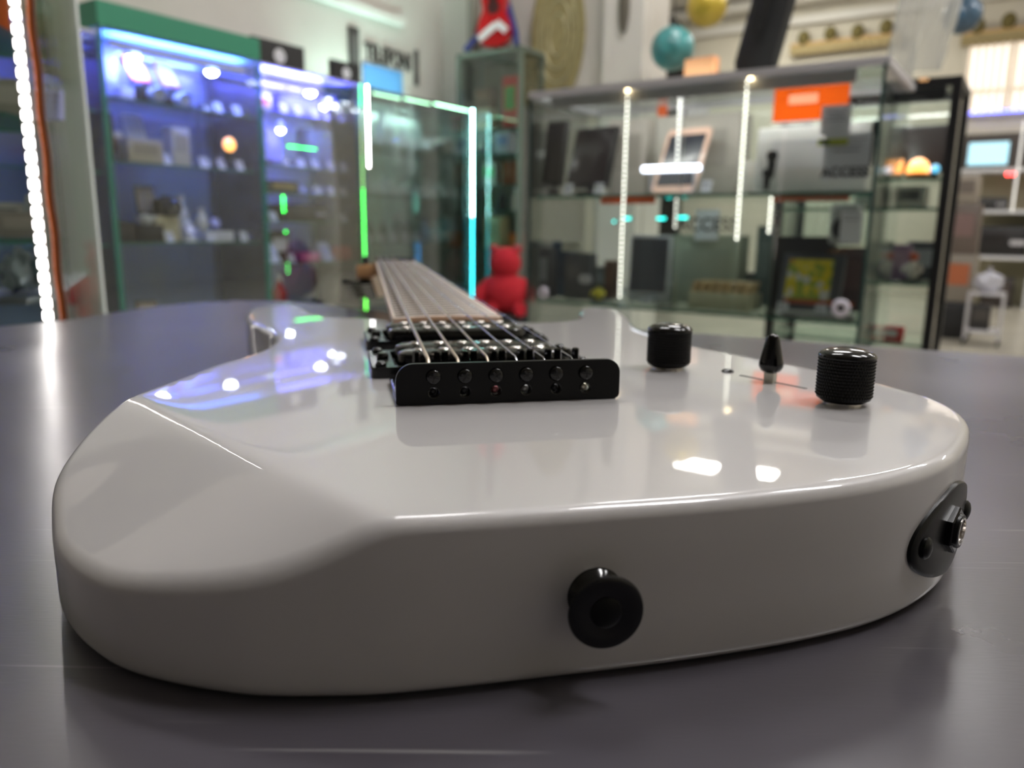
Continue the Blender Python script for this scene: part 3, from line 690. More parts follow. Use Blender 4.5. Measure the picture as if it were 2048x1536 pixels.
inlight(c3, c3o, 1.15, .90, (215, 255, 245), 110, 'pale green light bar under the top of the cyan-edged cabinet')
def raw(cab, px, py, t): return rayplane(px, py, cab.P+cab.Y*t, cab.X)
for px, py, lab in ((266, 92, 'spot bulb under the green fascia, above the two leaning phones'), (421, 115, 'spot bulb under the far end of the green fascia')):
    spot(lab, raw(c1, px, py, .12), 90, r=.03, top=c1.z1)
for px, py, t, lab in ((505, 158, .05, 'large spot bulb right beside the green fascia'), (560, 236, .10, 'low light reflection, built as a bulb, in the middle of the violet cabinet'), (620, 172, .10, 'bright star-like spot bulb in the violet cabinet'),  # the low bulb stands in for a light reflection
                 (676, 188, .2, 'small spot bulb near the far end of the violet cabinet'), (574, 190, .36, 'small spot bulb at the back of the violet cabinet'), (668, 210, .1, 'lowest small spot bulb at the far end of the violet cabinet'), (700, 222, .26, 'spot bulb beside the green LED strip')):
    q = raw(c2, px, py, max(t, .14)); ss = min(max((q-c2.P).dot(c2.X), .06), c2.L-.06); q = c2.P + c2.X*ss + c2.Y*max(t, .14) + Vector((0, 0, q.z))
    spot(lab, q, 80, r=.032 if px in (505, 620) else .02, top=.715 if px == 560 else c2.z1)
inlight(c1, c1o, L1, .915, (105, 105, 255), 90, 'added violet fill bar at the back under the green fascia', .03, .43)  # added bar behind its lip, brightens the back panel
inlight(c2, c2o, .75, .915, (105, 100, 255), 110, 'added violet fill bar at the back of the violet-lit cabinet', .03, .45)  # added as well, throws violet on the back panel
inlight(c3, c3o, 1.15, .91, (215, 255, 245), 90, 'added pale fill bar at the back of the cyan-edged cabinet', .03, .45)  # added as well, lifts the pale back panel
def vert(cab, px0, py0, px1, py1, t, X=None):
    a = rayplane(px0, py0, cab.P+cab.Y*t, cab.X); b = rayplane(px1, py1, cab.P+cab.Y*t, cab.X); x = (a+b)/2; return Vector((x.x, x.y, a.z)), Vector((x.x, x.y, b.z))
fl = tuple(D2)
a, b = vert(c3, 722, 168, 730, 622, -.01); led_strip('green LED strip at the edge between two cabinets left of the neck', a, b, (40, 255, 60), 26, face=fl, dot=.006,
     cols=[(0, .10, (60, 255, 170), 12), (.10, .30, (150, 200, 60), 4), (.30, .45, (120, 220, 40), 5), (.45, .86, (30, 255, 60), 14), (.9, 1.01, (90, 255, 40), 14)])
a, b = vert(c3, 734, 170, 737, 335, -.015); led_strip('white LED strip right of the top of the green one', a, b, (255, 250, 250), 40, face=fl, dot=.007)
a, b = vert(c3, 946, 218, 943, 595, -.01); led_strip('cyan-white LED strip at the right end of the left cabinet row', a, b, (60, 240, 235), 30, face=fl, dot=.009,
     cols=[(0, .56, (170, 255, 250), 60), (.56, 1.01, (20, 215, 235), 16)])
for px, py0, py1, c, s, lab in ((825, 195, 348, (220, 235, 230), 9, 'pale LED strip inside the cyan-edged cabinet'), (834, 385, 425, (120, 240, 220), 9, 'short mint LED strip below the pale one'), (838, 485, 525, (20, 150, 235), 20, 'short blue LED strip above the guitar neck'),
                         (795, 190, 330, (190, 215, 205), 5, 'faint LED strip next to the pale one')):
    a, b = vert(c3, px, py0, px+1, py1, .02); led_strip(lab, a, b, c, s, face=fl, dot=.006)
a, b = vert(c2, 566, 390, 567, 425, .03); led_strip('short green LED strip in the violet-lit cabinet', a, b, (20, 255, 70), 26, face=fl, dot=.007)
a, b = vert(c2, 571, 460, 571, 467, .03); led_strip('tiny green light low in the violet-lit cabinet', a, b, (20, 255, 70), 14, face=fl, dot=.007)
a, b = vert(c2, 575, 525, 576, 548, .03); led_strip('dim green LED strip at the foot of the violet-lit cabinet', a, b, (20, 255, 70), 7, face=fl, dot=.006)
a = rayplane(575, 293, c2.P+c2.Y*.05, c2.X); b = rayplane(632, 308, c2.P+c2.Y*.05, c2.X); b.z = a.z
led_strip('green shelf-edge highlight, built as a short LED strip, in the violet-lit cabinet', a, b, (20, 255, 70), 30, face=(0, 0, 1), dot=.01)  # glowing strip stands in for a green highlight on the shelf edge
for i, (p0, p1) in enumerate((((745, 186), (800, 194)), ((808, 197), (860, 204)), ((868, 207), (938, 217)))):
    a = rayplane(p0[0], p0[1], c3.P-c3.Y*.014, c3.X); b = rayplane(p1[0], p1[1], c3.P-c3.Y*.014, c3.X); b.z = a.z
    led_strip('pale green LED strip along the cyan-edged cabinet top, ' + ('left one of three', 'middle one of three', 'right one of three')[i], a, b, (170, 255, 200), (5, 6, 12)[i], face=tuple(D2*.9+Vector((0, 0, -.3))), dot=.008)
a = rayplane(792, 280, c3.P+c3.Y*.46, c3.X); b = rayplane(848, 276, c3.P+c3.Y*.46, c3.X); led_strip('blue LED strip behind the shelves of the cyan-edged cabinet', Vector((a.x, a.y, a.z)), Vector((b.x, b.y, a.z)), (30, 60, 255), 22, face=fl, dot=.010)

def put(cab, rows, sh):
    for (kind, px, z, t, w_, h, d, ca, cb, label, cat, *r) in rows:
        if sh: z = sh(z)
        rot = radians(r[1] if len(r) > 1 else 0); lean = r[2] if len(r) > 2 else None
        if cab is not None and hasattr(cab, 'sh'):
            up = [q for q in cab.sh if q > z+.035]; zm = (up[0]-.012) if up else cab.z1-.035
            if z < cab.z0+.01: z = cab.z0+.008
            h = min(h, (zm-z-.004)/(1.0 if kind != 'screen' else 1.0))
            if kind in ('phone', 'tablet', 'card'): f0, f1 = .012, h*sin(radians(lean if lean is not None else 22))+.035
            else: f0 = f1 = d/2+.004
            if kind in ('camera', 'watch', 'speaker'): f0 += d*.35
            ew = w_*abs(cos(rot)) + max(d, f1)*2*abs(sin(rot)); f0 += w_*abs(sin(rot))/2; f1 += w_*abs(sin(rot))/2
            best = None
            for t2 in [t]+[.03+f0+.02*i for i in range(25)]:
                t2 = min(max(t2, .042+f0), cab.dp-.012-f1)
                p = cab.at(px, z, t2); s_ = (p-cab.P).dot(cab.X); s_ = min(max(s_, ew/2+.012), cab.L-ew/2-.012)
                hit = sum(1 for (a0, a1, b0, b1, c0_, c1_) in cab.used if s_+ew/2 > a0 and s_-ew/2 < a1 and t2+f1 > b0 and t2-f0 < b1 and z+h > c0_+.002 and z < c1_-.002)
                if best is None or hit < best[0]: best = (hit, s_, t2)
                if hit == 0: break
            hit, s_, t2 = best
            if hit:
                for k in range(1, 60):
                    for sg in (1, -1):
                        s3 = s_+sg*k*.006
                        if not (ew/2+.012 <= s3 <= cab.L-ew/2-.012): continue
                        if not any(s3+ew/2 > a0 and s3-ew/2 < a1 and t2+f1 > b0 and t2-f0 < b1 and z+h > c0_+.002 and z < c1_-.002 for (a0, a1, b0, b1, c0_, c1_) in cab.used): hit = 0; break
                    if not hit: s_ = s3; break
            cab.used.append((s_-ew/2, s_+ew/2, t2-f0, t2+f1, z, z+h))
            p = cab.P + cab.X*s_ + cab.Y*t2; p.z = z+.0012
        else: p = cab.at(px, z, t)
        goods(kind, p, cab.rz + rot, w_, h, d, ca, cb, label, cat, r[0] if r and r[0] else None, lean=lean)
cabw = 'in the green-topped cabinet'
put(c1, [
 ('box', 213, .60, .20, .10, .26, .08, (150, 155, 210), (190, 195, 235), 'tall lilac box at the left end of the top shelf under the green fascia', 'box'),
 ('box', 250, .60, .12, .07, .06, .06, (190, 190, 225), WH, 'small white box beside the tall lilac box', 'box'),
 ('camera', 300, .60, .12, .16, .10, .07, BK, (150, 155, 165), 'black camera under the left leaning phone', 'camera'),
 ('camera', 352, .60, .14, .16, .10, .07, BK, (160, 165, 175), 'black camera under the right leaning phone', 'camera'),
 ('phone', 284, .70, .12, .10, .16, .01, (225, 90, 130), (225, 228, 235), 'pink-edged white phone leaning above the left camera', 'phone', None, 6, 30),
 ('phone', 345, .70, .14, .10, .16, .01, (190, 100, 110), (232, 230, 225), 'red-edged white phone leaning above the right camera', 'phone', None, 6, 30),
 ('box', 192, .29, .14, .07, .22, .08, (22, 20, 22), (40, 36, 38), 'tall black box at the left end of the middle shelf under the green fascia', 'box'),
 ('box', 225, .29, .14, .09, .15, .07, (215, 215, 215), (150, 110, 95), 'white box with a brown band beside the tall black box', 'box'),
 ('bottle', 211, .29, .06, .05, .09, .05, (205, 200, 190), (220, 220, 220), 'small cream bottle in front of the white and brown box', 'bottle'),
 ('box', 283, .29, .20, .18, .11, .10, (175, 165, 150), (150, 142, 130), 'beige carton in the middle of the middle shelf', 'box'),
 ('phone', 276, .40, .20, .10, .14, .01, (200, 205, 220), (175, 180, 200), 'silver phone leaning on top of the beige carton', 'phone', None, 0, 18),
 ('tray', 262, .29, .08, .08, .05, .08, (215, 215, 215), (180, 178, 172), 'white dish in front of the beige carton', 'dish'),
 ('tray', 304, .29, .08, .12, .08, .12, (220, 220, 222), (205, 205, 205), 'wide white dish with pale trinkets right of the small dish', 'dish'),
 ('box', 357, .29, .12, .10, .19, .08, (190, 188, 192), (165, 160, 158), 'tall white box at the right end of the middle shelf', 'box'),
 ('box', 232, -.10, .14, .13, .10, .12, (26, 22, 24), (34, 30, 32), 'black box at the left end of the lower shelf', 'box'),
 ('box', 292, -.10, .12, .13, .085, .12, (20, 20, 26), (30, 30, 38), 'black box left of the cream carton', 'box'),
 ('tray', 291, -.015, .12, .10, .045, .10, (210, 212, 215), (190, 190, 190), 'white dish on top of the black box beside the cream carton', 'dish'),
 ('box', 328, -.10, .16, .13, .13, .10, (190, 180, 148), (175, 165, 135), 'cream carton in the middle of the lower shelf', 'box'),
 ('camera', 334, .03, .16, .12, .10, .07, BK, (60, 60, 66), 'black camera on top of the cream carton', 'camera'),
 ('tablet', 297, .03, .24, .11, .15, .01, BK, (150, 140, 140), 'black picture frame with a pale round face', 'picture frame', None, 0, 8),
 ('vase', 366, -.10, .26, .085, .24, .08, (205, 205, 210), (190, 190, 195), 'white vase behind the cream carton', 'vase'),
 ('watch', 380, -.10, .08, .07, .08, .06, (225, 225, 230), (180, 185, 240), 'white watch cushion with a violet glint at the front', 'watch'),
 ('box', 395, -.10, .12, .12, .055, .10, (215, 215, 218), (195, 195, 205), 'flat white box right of the white watch cushion', 'box'),
 ('vase', 405, -.045, .14, .06, .12, .06, (215, 215, 215), (200, 200, 200), 'small white vase standing on the flat white box', 'vase'),
 ('box', 437, -.10, .14, .13, .055, .10, (205, 205, 212), (190, 190, 200), 'flat white box at the right end of the lower shelf', 'box'),
 ('watch', 430, -.045, .12, .06, .06, .05, BK, (170, 175, 240), 'dark watch with a violet glint on the right flat white box', 'watch'),
 ('bottle', 216, -.10, .30, .05, .20, .05, (150, 150, 150), (165, 165, 165), 'grey bottle at the back of the lower shelf, left end', 'bottle'),
 ('tablet', 300, -.42, .10, .12, .13, .01, (30, 26, 26), (160, 145, 135), 'dark framed beige picture on the cabinet floor', 'picture frame', None, 0, 6),
 ('tray', 368, -.42, .10, .12, .07, .1, (170, 165, 175), (190, 185, 195), 'pale dish on the cabinet floor', 'dish')], lambda z: z+.07 if z > .55 else z+.095 if z > .2 else z+.107 if z > -.2 else z)
put(c0, [
 ('vase', 90, .60, .2, .12, .22, .1, (120, 150, 150), (90, 110, 110), 'grey green vase seen high through the near glass case', 'vase'),
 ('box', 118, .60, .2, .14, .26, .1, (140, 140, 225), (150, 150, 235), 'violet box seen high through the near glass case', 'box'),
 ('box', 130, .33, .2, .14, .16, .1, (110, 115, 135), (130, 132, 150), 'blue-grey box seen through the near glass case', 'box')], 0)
put(c2, [
 ('box', 432, .72, .15, .14, .09, .1, (215, 215, 220), (220, 110, 95), 'white box with a red panel on the top shelf of the violet cabinet', 'box'),
 ('phone', 423, .552, .15, .07, .14, .01, (170, 175, 205), (185, 190, 215), 'pale phone at the left end below the red and white box', 'phone', None, 0, 12),
 ('phone', 458, .552, .15, .07, .14, .01, (170, 175, 215), (160, 165, 220), 'pale violet phone right of the pale phone', 'phone', None, 0, 12),
 ('screen', 540, .43, .2, .22, .24, .1, (60, 58, 110), (130, 125, 190), 'small violet screen on the upper shelf of the violet cabinet', 'screen', None, 14),
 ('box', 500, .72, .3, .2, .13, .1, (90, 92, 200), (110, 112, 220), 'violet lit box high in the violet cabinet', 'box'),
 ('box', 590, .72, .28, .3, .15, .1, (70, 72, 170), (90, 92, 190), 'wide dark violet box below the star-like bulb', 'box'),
 ('box', 665, .43, .28, .22, .25, .1, (95, 105, 120), (110, 120, 135), 'large grey-blue box at the far end of the violet cabinet', 'box'),
 ('watch', 425, .43, .06, .07, .10, .06, (36, 36, 42), (70, 72, 84), 'dark watch left of the gold lit watch', 'watch'),
 ('watch', 459, .06, .12, .10, .13, .06, (36, 34, 38), emis('gold_glow', (255, 170, 40), 2.2), 'watch with a glowing gold dial', 'watch') if False else
 ('box', 440, .43, .17, .15, .12, .1, (62, 74, 88), (80, 96, 110), 'slate blue box behind the gold lit lamp', 'box'),
 ('bottle', 490, .28, .15, .05, .14, .06, (140, 142, 160), (165, 165, 180), 'slim grey bottle right of the slate blue box', 'bottle'),
 ('box', 558, .28, .15, .22, .07, .1, (44, 44, 40), (150, 128, 60), 'long dark box with a brass coloured band', 'box'),
 ('box', 450, .28, .15, .10, .12, .1, (48, 52, 56), (64, 68, 74), 'charcoal box left of the long black machine', 'box'),
 ('player', 592, .12, .2, .32, .10, .2, (24, 26, 28), (60, 62, 66), 'long black machine on the middle shelf of the violet cabinet', 'machine'),
 ('card', 486, -.12, .06, .12, .13, .01, (205, 210, 232), (120, 122, 140), 'white card leaning left on the lowest shelf of the violet cabinet', 'price card', None, 8, 30),
 ('card', 512, -.12, .05, .08, .15, .01, (175, 180, 200), (120, 122, 140), 'narrow white card right of the wide leaning card', 'price card', None, 8, 30),
 ('card', 660, -.12, .06, .10, .13, .01, (170, 175, 205), (120, 122, 140), 'lilac card at the far end of the lowest shelf of the violet cabinet', 'price card', None, 8, 30),
 ('box', 552, -.12, .2, .15, .18, .1, (14, 16, 18), (205, 205, 215), 'black box with a white tag on the lowest shelf of the violet cabinet', 'box'),
 ('box', 612, -.12, .14, .14, .06, .1, (190, 95, 150), (210, 130, 170), 'pink box on the lowest shelf of the violet cabinet', 'box', None),
 ('box', 690, -.12, .14, .09, .09, .1, (195, 70, 60), (215, 100, 90), 'red box at the far end of the violet cabinet, lowest shelf', 'box'),
 ('tray', 638, -.12, .1, .12, .06, .1, (180, 190, 195), (120, 130, 140), 'pale dish between the pink and the red box', 'dish')], 0)
t = thing('lamp_watch', 'small round gold glowing lamp in the violet cabinet', 'lamp', c2.at(459, .43, .05), c2.rz)
MB().lathe([(.03, 0), (.03, .008), (.008, .012), (.008, .05)], seg=20).build('stand', m_blackf, t, smooth=40)
MB().lathe([(.034, 0), (.036, .01), (.02, .02), (.001, .021)], (0, 0, .085), (0, -1, 0), 24).build('globe', emis('gold_glow', (255, 165, 40), 3.0), t, smooth=50)
rowc = []
for i, px in enumerate((752, 775, 796, 868, 893, 915, 938)):
    rowc.append(('card', px, .305, .05+.02*(i % 2), .065+.01*(i % 3), .13-.008*(i % 3), .01, (205+3*(i % 4), 215, 215), (130, 140, 140),
     ('white price card nearest the green LED strip', 'second white price card from the green LED strip', 'third white price card from the green LED strip', 'white price card right of the pale LED strip', 'second white price card right of the pale LED strip',
      'third white price card right of the pale LED strip', 'white price card nearest the cyan LED strip')[i], 'price card', 'price cards in the cyan-edged cabinet', 6, 28))
put(c3, rowc + [
 ('vase', 770, .42, .2, .13, .26, .1, (185, 195, 195), (195, 205, 205), 'white vase at the left end of the cyan-edged cabinet', 'vase'),
 ('vase', 757, .60, .38, .10, .12, .1, (130, 135, 125), (120, 125, 115), 'grey jar above the white vase', 'jar'),
 ('box', 866, .60, .38, .10, .13, .1, (215, 195, 185), (200, 215, 150), 'small pale pink box high in the cyan-edged cabinet', 'box'),
 ('box', 888, .60, .36, .12, .10, .1, (200, 190, 180), (185, 178, 168), 'small beige box high in the cyan-edged cabinet', 'box'),
 ('bottle', 892, .42, .2, .08, .14, .1, (190, 195, 205), (150, 155, 165), 'silver bottle on the upper shelf beside the cyan LED strip', 'bottle'),
 ('box', 835, .42, .25, .16, .09, .1, (170, 175, 172), (150, 158, 155), 'grey box on the upper shelf of the cyan-edged cabinet', 'box'),
 ('camera', 922, .42, .12, .11, .09, .08, (180, 180, 180), (60, 62, 66), 'silver camera by the cyan LED strip', 'camera'),
 ('figure', 797, -.10, .2, .10, .22, .1, (60, 84, 84), (170, 175, 175), 'dark green figurine on the lower shelf behind the neck', 'figurine'),
 ('player', 833, -.10, .25, .12, .07, .12, (26, 32, 34), (60, 70, 74), 'black player on the lower shelf above the neck', 'media player'),
 ('bottle', 853, -.10, .08, .06, .17, .06, (30, 120, 180), (30, 100, 160), 'blue bottle on the lower shelf beside the black player', 'bottle'),
 ('box', 882, -.10, .15, .13, .09, .1, (110, 165, 175), (190, 215, 215), 'teal box with white print on the lower shelf', 'box'),
 ('box', 925, -.10, .2, .12, .17, .1, (130, 165, 170), (150, 180, 185), 'pale teal box next to the cyan LED strip', 'box'),
 ('card', 905, -.10, .06, .07, .16, .01, (205, 220, 220), (120, 130, 130), 'slim white card leaning on the teal box', 'price card', None, 0, 22)], lambda z: {.60: .62, .42: .62, .16: .305, -.10: -.01}.get(z, z))

def clutter(cab, z, n, kind, w_, h, d, ca, cb, label, cat, group, t=.08, s0=.05, s1=.95, seed=1):
    rn = random.Random(seed); first = None; made = []
    for i in range(n):
        s_ = cab.L*(s0+(s1-s0)*(i+.5)/n) + rn.uniform(-.012, .012); ok = None
        f0, f1 = .012, (h*sin(radians(22))+.035 if kind in ('card', 'phone') else d/2+.004)
        if kind not in ('card', 'phone'): f0 = f1
        ew = w_*1.1
        for t2 in [t+.02*k for k in range(20)]:
            t2 = min(max(t2, .042+f0), cab.dp-.012-f1)
            if not any(s_+ew/2 > a0 and s_-ew/2 < a1 and t2+f1 > b0 and t2-f0 < b1 and z+h > c0_+.002 and z < c1_-.002 for (a0, a1, b0, b1, c0_, c1_) in cab.used) and ew/2+.01 < s_ < cab.L-ew/2-.01: ok = t2; break
        if ok is None: continue
        cab.used.append((s_-ew/2, s_+ew/2, ok-f0, ok+f1, z, z+h)); p = cab.P + cab.X*s_ + cab.Y*ok; p.z = z+.0012
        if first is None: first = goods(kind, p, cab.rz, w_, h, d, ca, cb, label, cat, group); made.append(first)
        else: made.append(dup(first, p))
    ords = ['leftmost', 'second', 'third', 'fourth', 'fifth', 'sixth', 'seventh', 'eighth', 'ninth']; num = ['one', 'two', 'three', 'four', 'five', 'six', 'seven', 'eight', 'nine']
    for i, o in enumerate(made):
        o['label'] = label % ('only one of' if len(made) == 1 else 'leftmost of %s' % num[len(made)-1] if i == 0 else 'rightmost of %s' % num[len(made)-1] if i == len(made)-1 else '%s from left of %s' % (ords[i], num[len(made)-1]))
W2_ = (214, 216, 222)
for k, (z, nm) in enumerate(((.67, 'top'), (.385, 'middle'), (.007, 'lower'))):
    clutter(c1, z, 7, 'card', .045, .055, .01, W2_, (120, 120, 128), '%%s white price tags, %s shelf under the green fascia' % nm, 'price tag', 'price tags on the %s shelf under the green fascia' % nm, t=.05, seed=k)
    clutter(c1, z, 4, 'box', .06, .07, .06, ((60, 64, 72), (84, 88, 96), (48, 50, 56))[k], (150, 155, 165), '%%s small dark boxes, %s shelf under the green fascia' % nm, 'box', 'small dark boxes on the %s shelf under the green fascia' % nm, t=.30, seed=k+5)
for k, (z, nm) in enumerate(((.72, 'top'), (.43, 'second'), (.28, 'third'), (.12, 'fourth'), (-.12, 'lowest'))):
    clutter(c2, z, 6, 'card', .045, .055, .01, W2_, (120, 120, 128), '%%s white price tags, %s shelf of the violet cabinet' % nm, 'price tag', 'price tags on the %s shelf of the violet cabinet' % nm, t=.05, seed=k+9)
    clutter(c2, z, 4, 'box', .07, .06, .06, ((150, 152, 200), (60, 64, 76), (170, 172, 180), (50, 54, 60), (96, 100, 106))[k], (190, 192, 205), '%%s small plain boxes, %s shelf of the violet cabinet' % nm, 'box', 'small boxes on the %s shelf of the violet cabinet' % nm, t=.28, seed=k+15)
for k, (z, nm) in enumerate(((.62, 'top'), (.305, 'middle'), (-.01, 'lower'))):
    clutter(c3, z, 9, 'card', .05, .07, .01, W2_, (130, 140, 140), '%%s small white price tags, %s shelf of the cyan-edged cabinet' % nm, 'price tag', 'price tags on the %s shelf of the cyan-edged cabinet' % nm, t=.05, seed=k+29)
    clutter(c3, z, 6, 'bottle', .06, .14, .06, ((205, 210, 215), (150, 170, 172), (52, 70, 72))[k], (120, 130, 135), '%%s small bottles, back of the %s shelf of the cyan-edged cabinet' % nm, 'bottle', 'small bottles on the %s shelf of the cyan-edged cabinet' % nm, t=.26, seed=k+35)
# ---- far goods of the left side: bottles on the floor, signs and posters
def standalone(kind, px, py, D, w_, h, d, ca, cb, label, cat, rz=0., name=None, zf=None, lean=None):
    p = W(px, py, D);
    if zf is not None: p.z = zf
    return goods(kind, p, rz, w_, h, d, ca, cb, label, cat, name=name, lean=lean)
put(c2, [('bottle', 560, -.42, .04, .09, .22, .09, (165, 32, 34), (225, 225, 225), 'red bottle with a white cap on the floor of the violet cabinet', 'bottle'),
         ('tray', 500, -.42, .06, .14, .06, .1, (185, 185, 185), (215, 215, 215), 'grey dish with white cloth at the left of the red bottle', 'dish')], 0)
# signs standing on the row
def topsign(px, w_, h, label, z, cab):
    p = cab.at(px, z, .12); t = thing('sign', label, 'sign', p, cab.rz)
    MB().box((0, 0, h/2), (w_, .03, h)).build('panel', m_blackf, t)
    MB().lathe([(h*.26, 0), (h*.26, .002), (h*.17, .002), (h*.17, 0)], (0, -.016, h*.5), (0, -1, 0), 24).build('white_mark', m_wht, t)
    MB().box((0, -.017, h*.52), (h*.13, .002, h*.3)).build('white_mark', m_wht, t)
topsign(557, .36, .15, 'black sign with a round white mark standing on the violet cabinet', .96, c2)
topsign(690, .24, .13, 'smaller black sign at the far end of the violet cabinet top', .96, c2)
# writing on the left wall
TP = WL
m_txt = mat('dark_lettering', (62, 58, 56), .6)
def onw(px, py): return rayplane(px, py, TP, D1)
a = onw(729, 104); b = onw(818, 128)
wd = (b-a).length
s = thing('wall_lettering', 'dark lettering on the left wall above the poster, between two phone icons', 'lettering', (a+b)/2 + D2*.012, math.atan2(D1.y, D1.x))
tx = text('letters', 'TELEFONI', .17, m_txt, s, (0, 0, 0), (pi/2, 0, 0), .004, sx=1.0, bold=.004)
tx.scale.x = wd*1.02/(max(v.co.x for v in tx.data.vertices)-min(v.co.x for v in tx.data.vertices))
for px, py, k in ((706, 103, 1.25), (831, 136, 1.0)):
    p = onw(px, py); ic = thing('wall_icon', 'dark phone icon left of the wall lettering' if px < 750 else 'dark phone icon right of the wall lettering', 'wall icon', p + D2*.01, math.atan2(D1.y, D1.x))
    MB().rbox((0, 0, 0), (.085*k if k > 1.1 else .05, .008, .26*k), .003).build('handset', m_txt, ic)
    MB().box((0, -.006, .02), (.05*k if k > 1.1 else .02, .003, .15*k)).build('screen', mat('icon_pale', (160, 152, 140) if k < 1.1 else (95, 90, 88), .6), ic)
p = onw(765, 172); t = thing('poster', 'blue poster on the left wall under the lettering', 'poster', p + D2*.008, math.atan2(D1.y, D1.x))
MB().box((0, 0, -.05), (.42, .01, .36)).build('sheet', C_((96, 150, 205)), t); MB().box((0, -.006, -.14), (.3, .002, .08)).build('print', C_((160, 190, 220)), t)

# ---- tall cabinet against the back wall with a toy guitar on top
PT = rayplane(918, 118, C1 - D1*.325, D2); PT.z = 0
to, tc_ = cabinet('display_cabinet', 'tall narrow glass cabinet against the back wall under the red guitar', PT, D2, D1, .56, .30, -.6, 1.35, (.82, .64, .41, .22, -.06, -.3), back=mat('olive_back', (128, 128, 108), .6), fr=mat('grey_green_frame', (110, 120, 108), .5), top=mat('grey_green_top', (110, 120, 108), .5), fw=.03)
put(tc_, [
 ('box', 972, .98, .1, .14, .14, .1, (110, 82, 58), (130, 100, 72), 'brown box on the upper shelf of the tall narrow cabinet', 'box'),
 ('box', 1022, .82, .05, .13, .36, .04, (205, 75, 58), (90, 170, 80), 'tall red pack with a green picture in the tall narrow cabinet', 'box'),
 ('box', 972, .82, .1, .14, .155, .1, (190, 180, 150), (200, 200, 190), 'cream box beside the tall red pack', 'box'),
 ('box', 1012, .64, .1, .13, .16, .1, (195, 198, 210), (120, 130, 180), 'white and blue box in the tall narrow cabinet', 'box'),
 ('box', 968, .64, .1, .10, .12, .1, (60, 64, 56), (90, 94, 80), 'dark box beside the white and blue box', 'box'),
 ('box', 1024, .41, .1, .12, .17, .1, (140, 84, 40), (160, 104, 60), 'rust brown box in the tall narrow cabinet', 'box'),
 ('box', 985, .41, .1, .11, .17, .1, (185, 190, 180), (80, 190, 90), 'white box with a green picture in the tall narrow cabinet', 'box'),
 ('bottle', 978, .22, .08, .06, .17, .07, (60, 110, 50), (200, 200, 200), 'green bottle in the tall narrow cabinet', 'bottle'),
 ('bottle', 1004, .22, .08, .06, .17, .07, (24, 26, 24), (60, 60, 60), 'black bottle in the tall narrow cabinet', 'bottle'),
 ('bottle', 1030, .22, .08, .06, .17, .07, (200, 200, 190), (220, 220, 220), 'white bottle in the tall narrow cabinet', 'bottle'),
 ('box', 992, -.06, .12, .16, .24, .1, (190, 185, 140), (170, 165, 125), 'cream box above the red plush toy', 'box'),
 ('box', 1034, -.06, .08, .09, .12, .1, (205, 110, 30), (220, 130, 50), 'orange box above the red plush toy', 'box')], 0)
standalone('plush', 1010, 620, 4.7, .2, .40, .2, (170, 22, 36), (150, 20, 30), 'red plush toy right of the cyan LED strip', 'plush toy', zf=-.422)
p = W(1010, 610, 4.7); t = thing('stool', 'dark stool under the red plush toy', 'stool', (p.x, p.y, FLOOR)); MB().rbox((0, 0, .345), (.3, .3, .03), .02).build('seat', m_blackf, t)
for sx in (-1, 1):
    for sy in (-1, 1): MB().tube([(sx*.13, sy*.13, 0), (sx*.11, sy*.11, .34)], .012).build('leg', m_blackf, t)
# toy guitar on the tall cabinet
p = tc_.at(990, 1.392, .13); t = thing('toy_guitar', 'red toy guitar with blue stand on top of the tall narrow cabinet', 'toy guitar', p, RZ+.25)
k = 1.15
def gout(s): return [Vector(q)*s for q in ((0, 0), (.12, .02), (.155, .10), (.13, .17), (.10, .22), (.115, .29), (.10, .35), (.05, .385), (0, .39), (-.05, .385), (-.10, .35), (-.115, .29), (-.10, .22), (-.13, .17), (-.155, .10), (-.12, .02))]
gp = [Vector((q.x*.72, q.y)) for q in catmull(gout(k), 5)]
MB().loft([[(q.x, y, q.y+.02) for q in gp] for y in (-.04, .04)]).build('body', Cg((190, 22, 28)), t, smooth=40)
MB().lathe([(.05, 0), (.05, .004)], (0, -.04, .29), (0, -1, 0), 24).build('sound_hole', C_((70, 30, 30)), t)
MB().box((0, -.045, .55), (.05, .03, .45)).build('neck', C_((60, 26, 26)), t)
MB().box((-.04, -.05, .12), (.17, .012, .05), 0, 0, -.6).build('bridge', Cg((240, 240, 240)), t); MB().box((.07, -.05, .15), (.10, .012, .05), 0, 0, .7).build('pick_mark', Cg((240, 240, 240)), t)
g = MB()
for sx in (-1, 1): g.tube([(sx*.05, .1, .38), (sx*.15, .03, .12), (sx*.20, -.08, 0)], .024)
g.build('stand', C_((40, 60, 130)), t, smooth=60)
# wall decorations of the back wall
p = rayplane(1117, 70, C1 - D1*.02, D2); t = thing('wall_ornament', 'tall oval gold wire ornament on the back wall', 'wall ornament', p, RZ)
g = MB(); g.lathe([(.24, 0), (.25, .012), (.22, .02), (.20, .008), (.001, .006)], (0, 0, 0), (0, -1, 0), 48, sy=1.0)
o = g.build('disc', mat('brushed_gold', (160, 148, 104), .4, metal=.3, noise=.2, nscale=40), t, smooth=50); o.scale = (.92, 1, 1.9)
g = MB()
for r in (.07, .12, .17): g.loft([[(r*cos(2*pi*j/40)+q*.008*cos(2*pi*j/40), -.012-q2*.006, r*sin(2*pi*j/40)+q*.008*sin(2*pi*j/40)) for j in range(40)] for q, q2 in ((0, 0), (.5, 1), (1, 0))], cap=False)
o = g.build('rings', mat('pale_gold', (190, 182, 145), .4, metal=.3), t, smooth=60); o.scale = (.92, 1, 1.9)
p = rayplane(1250, 12, EB - D2*.45 - D1*.1, D2); t = thing('wall_disc', 'narrow dark oval ornament beside the gold one', 'wall ornament', p, RZ)
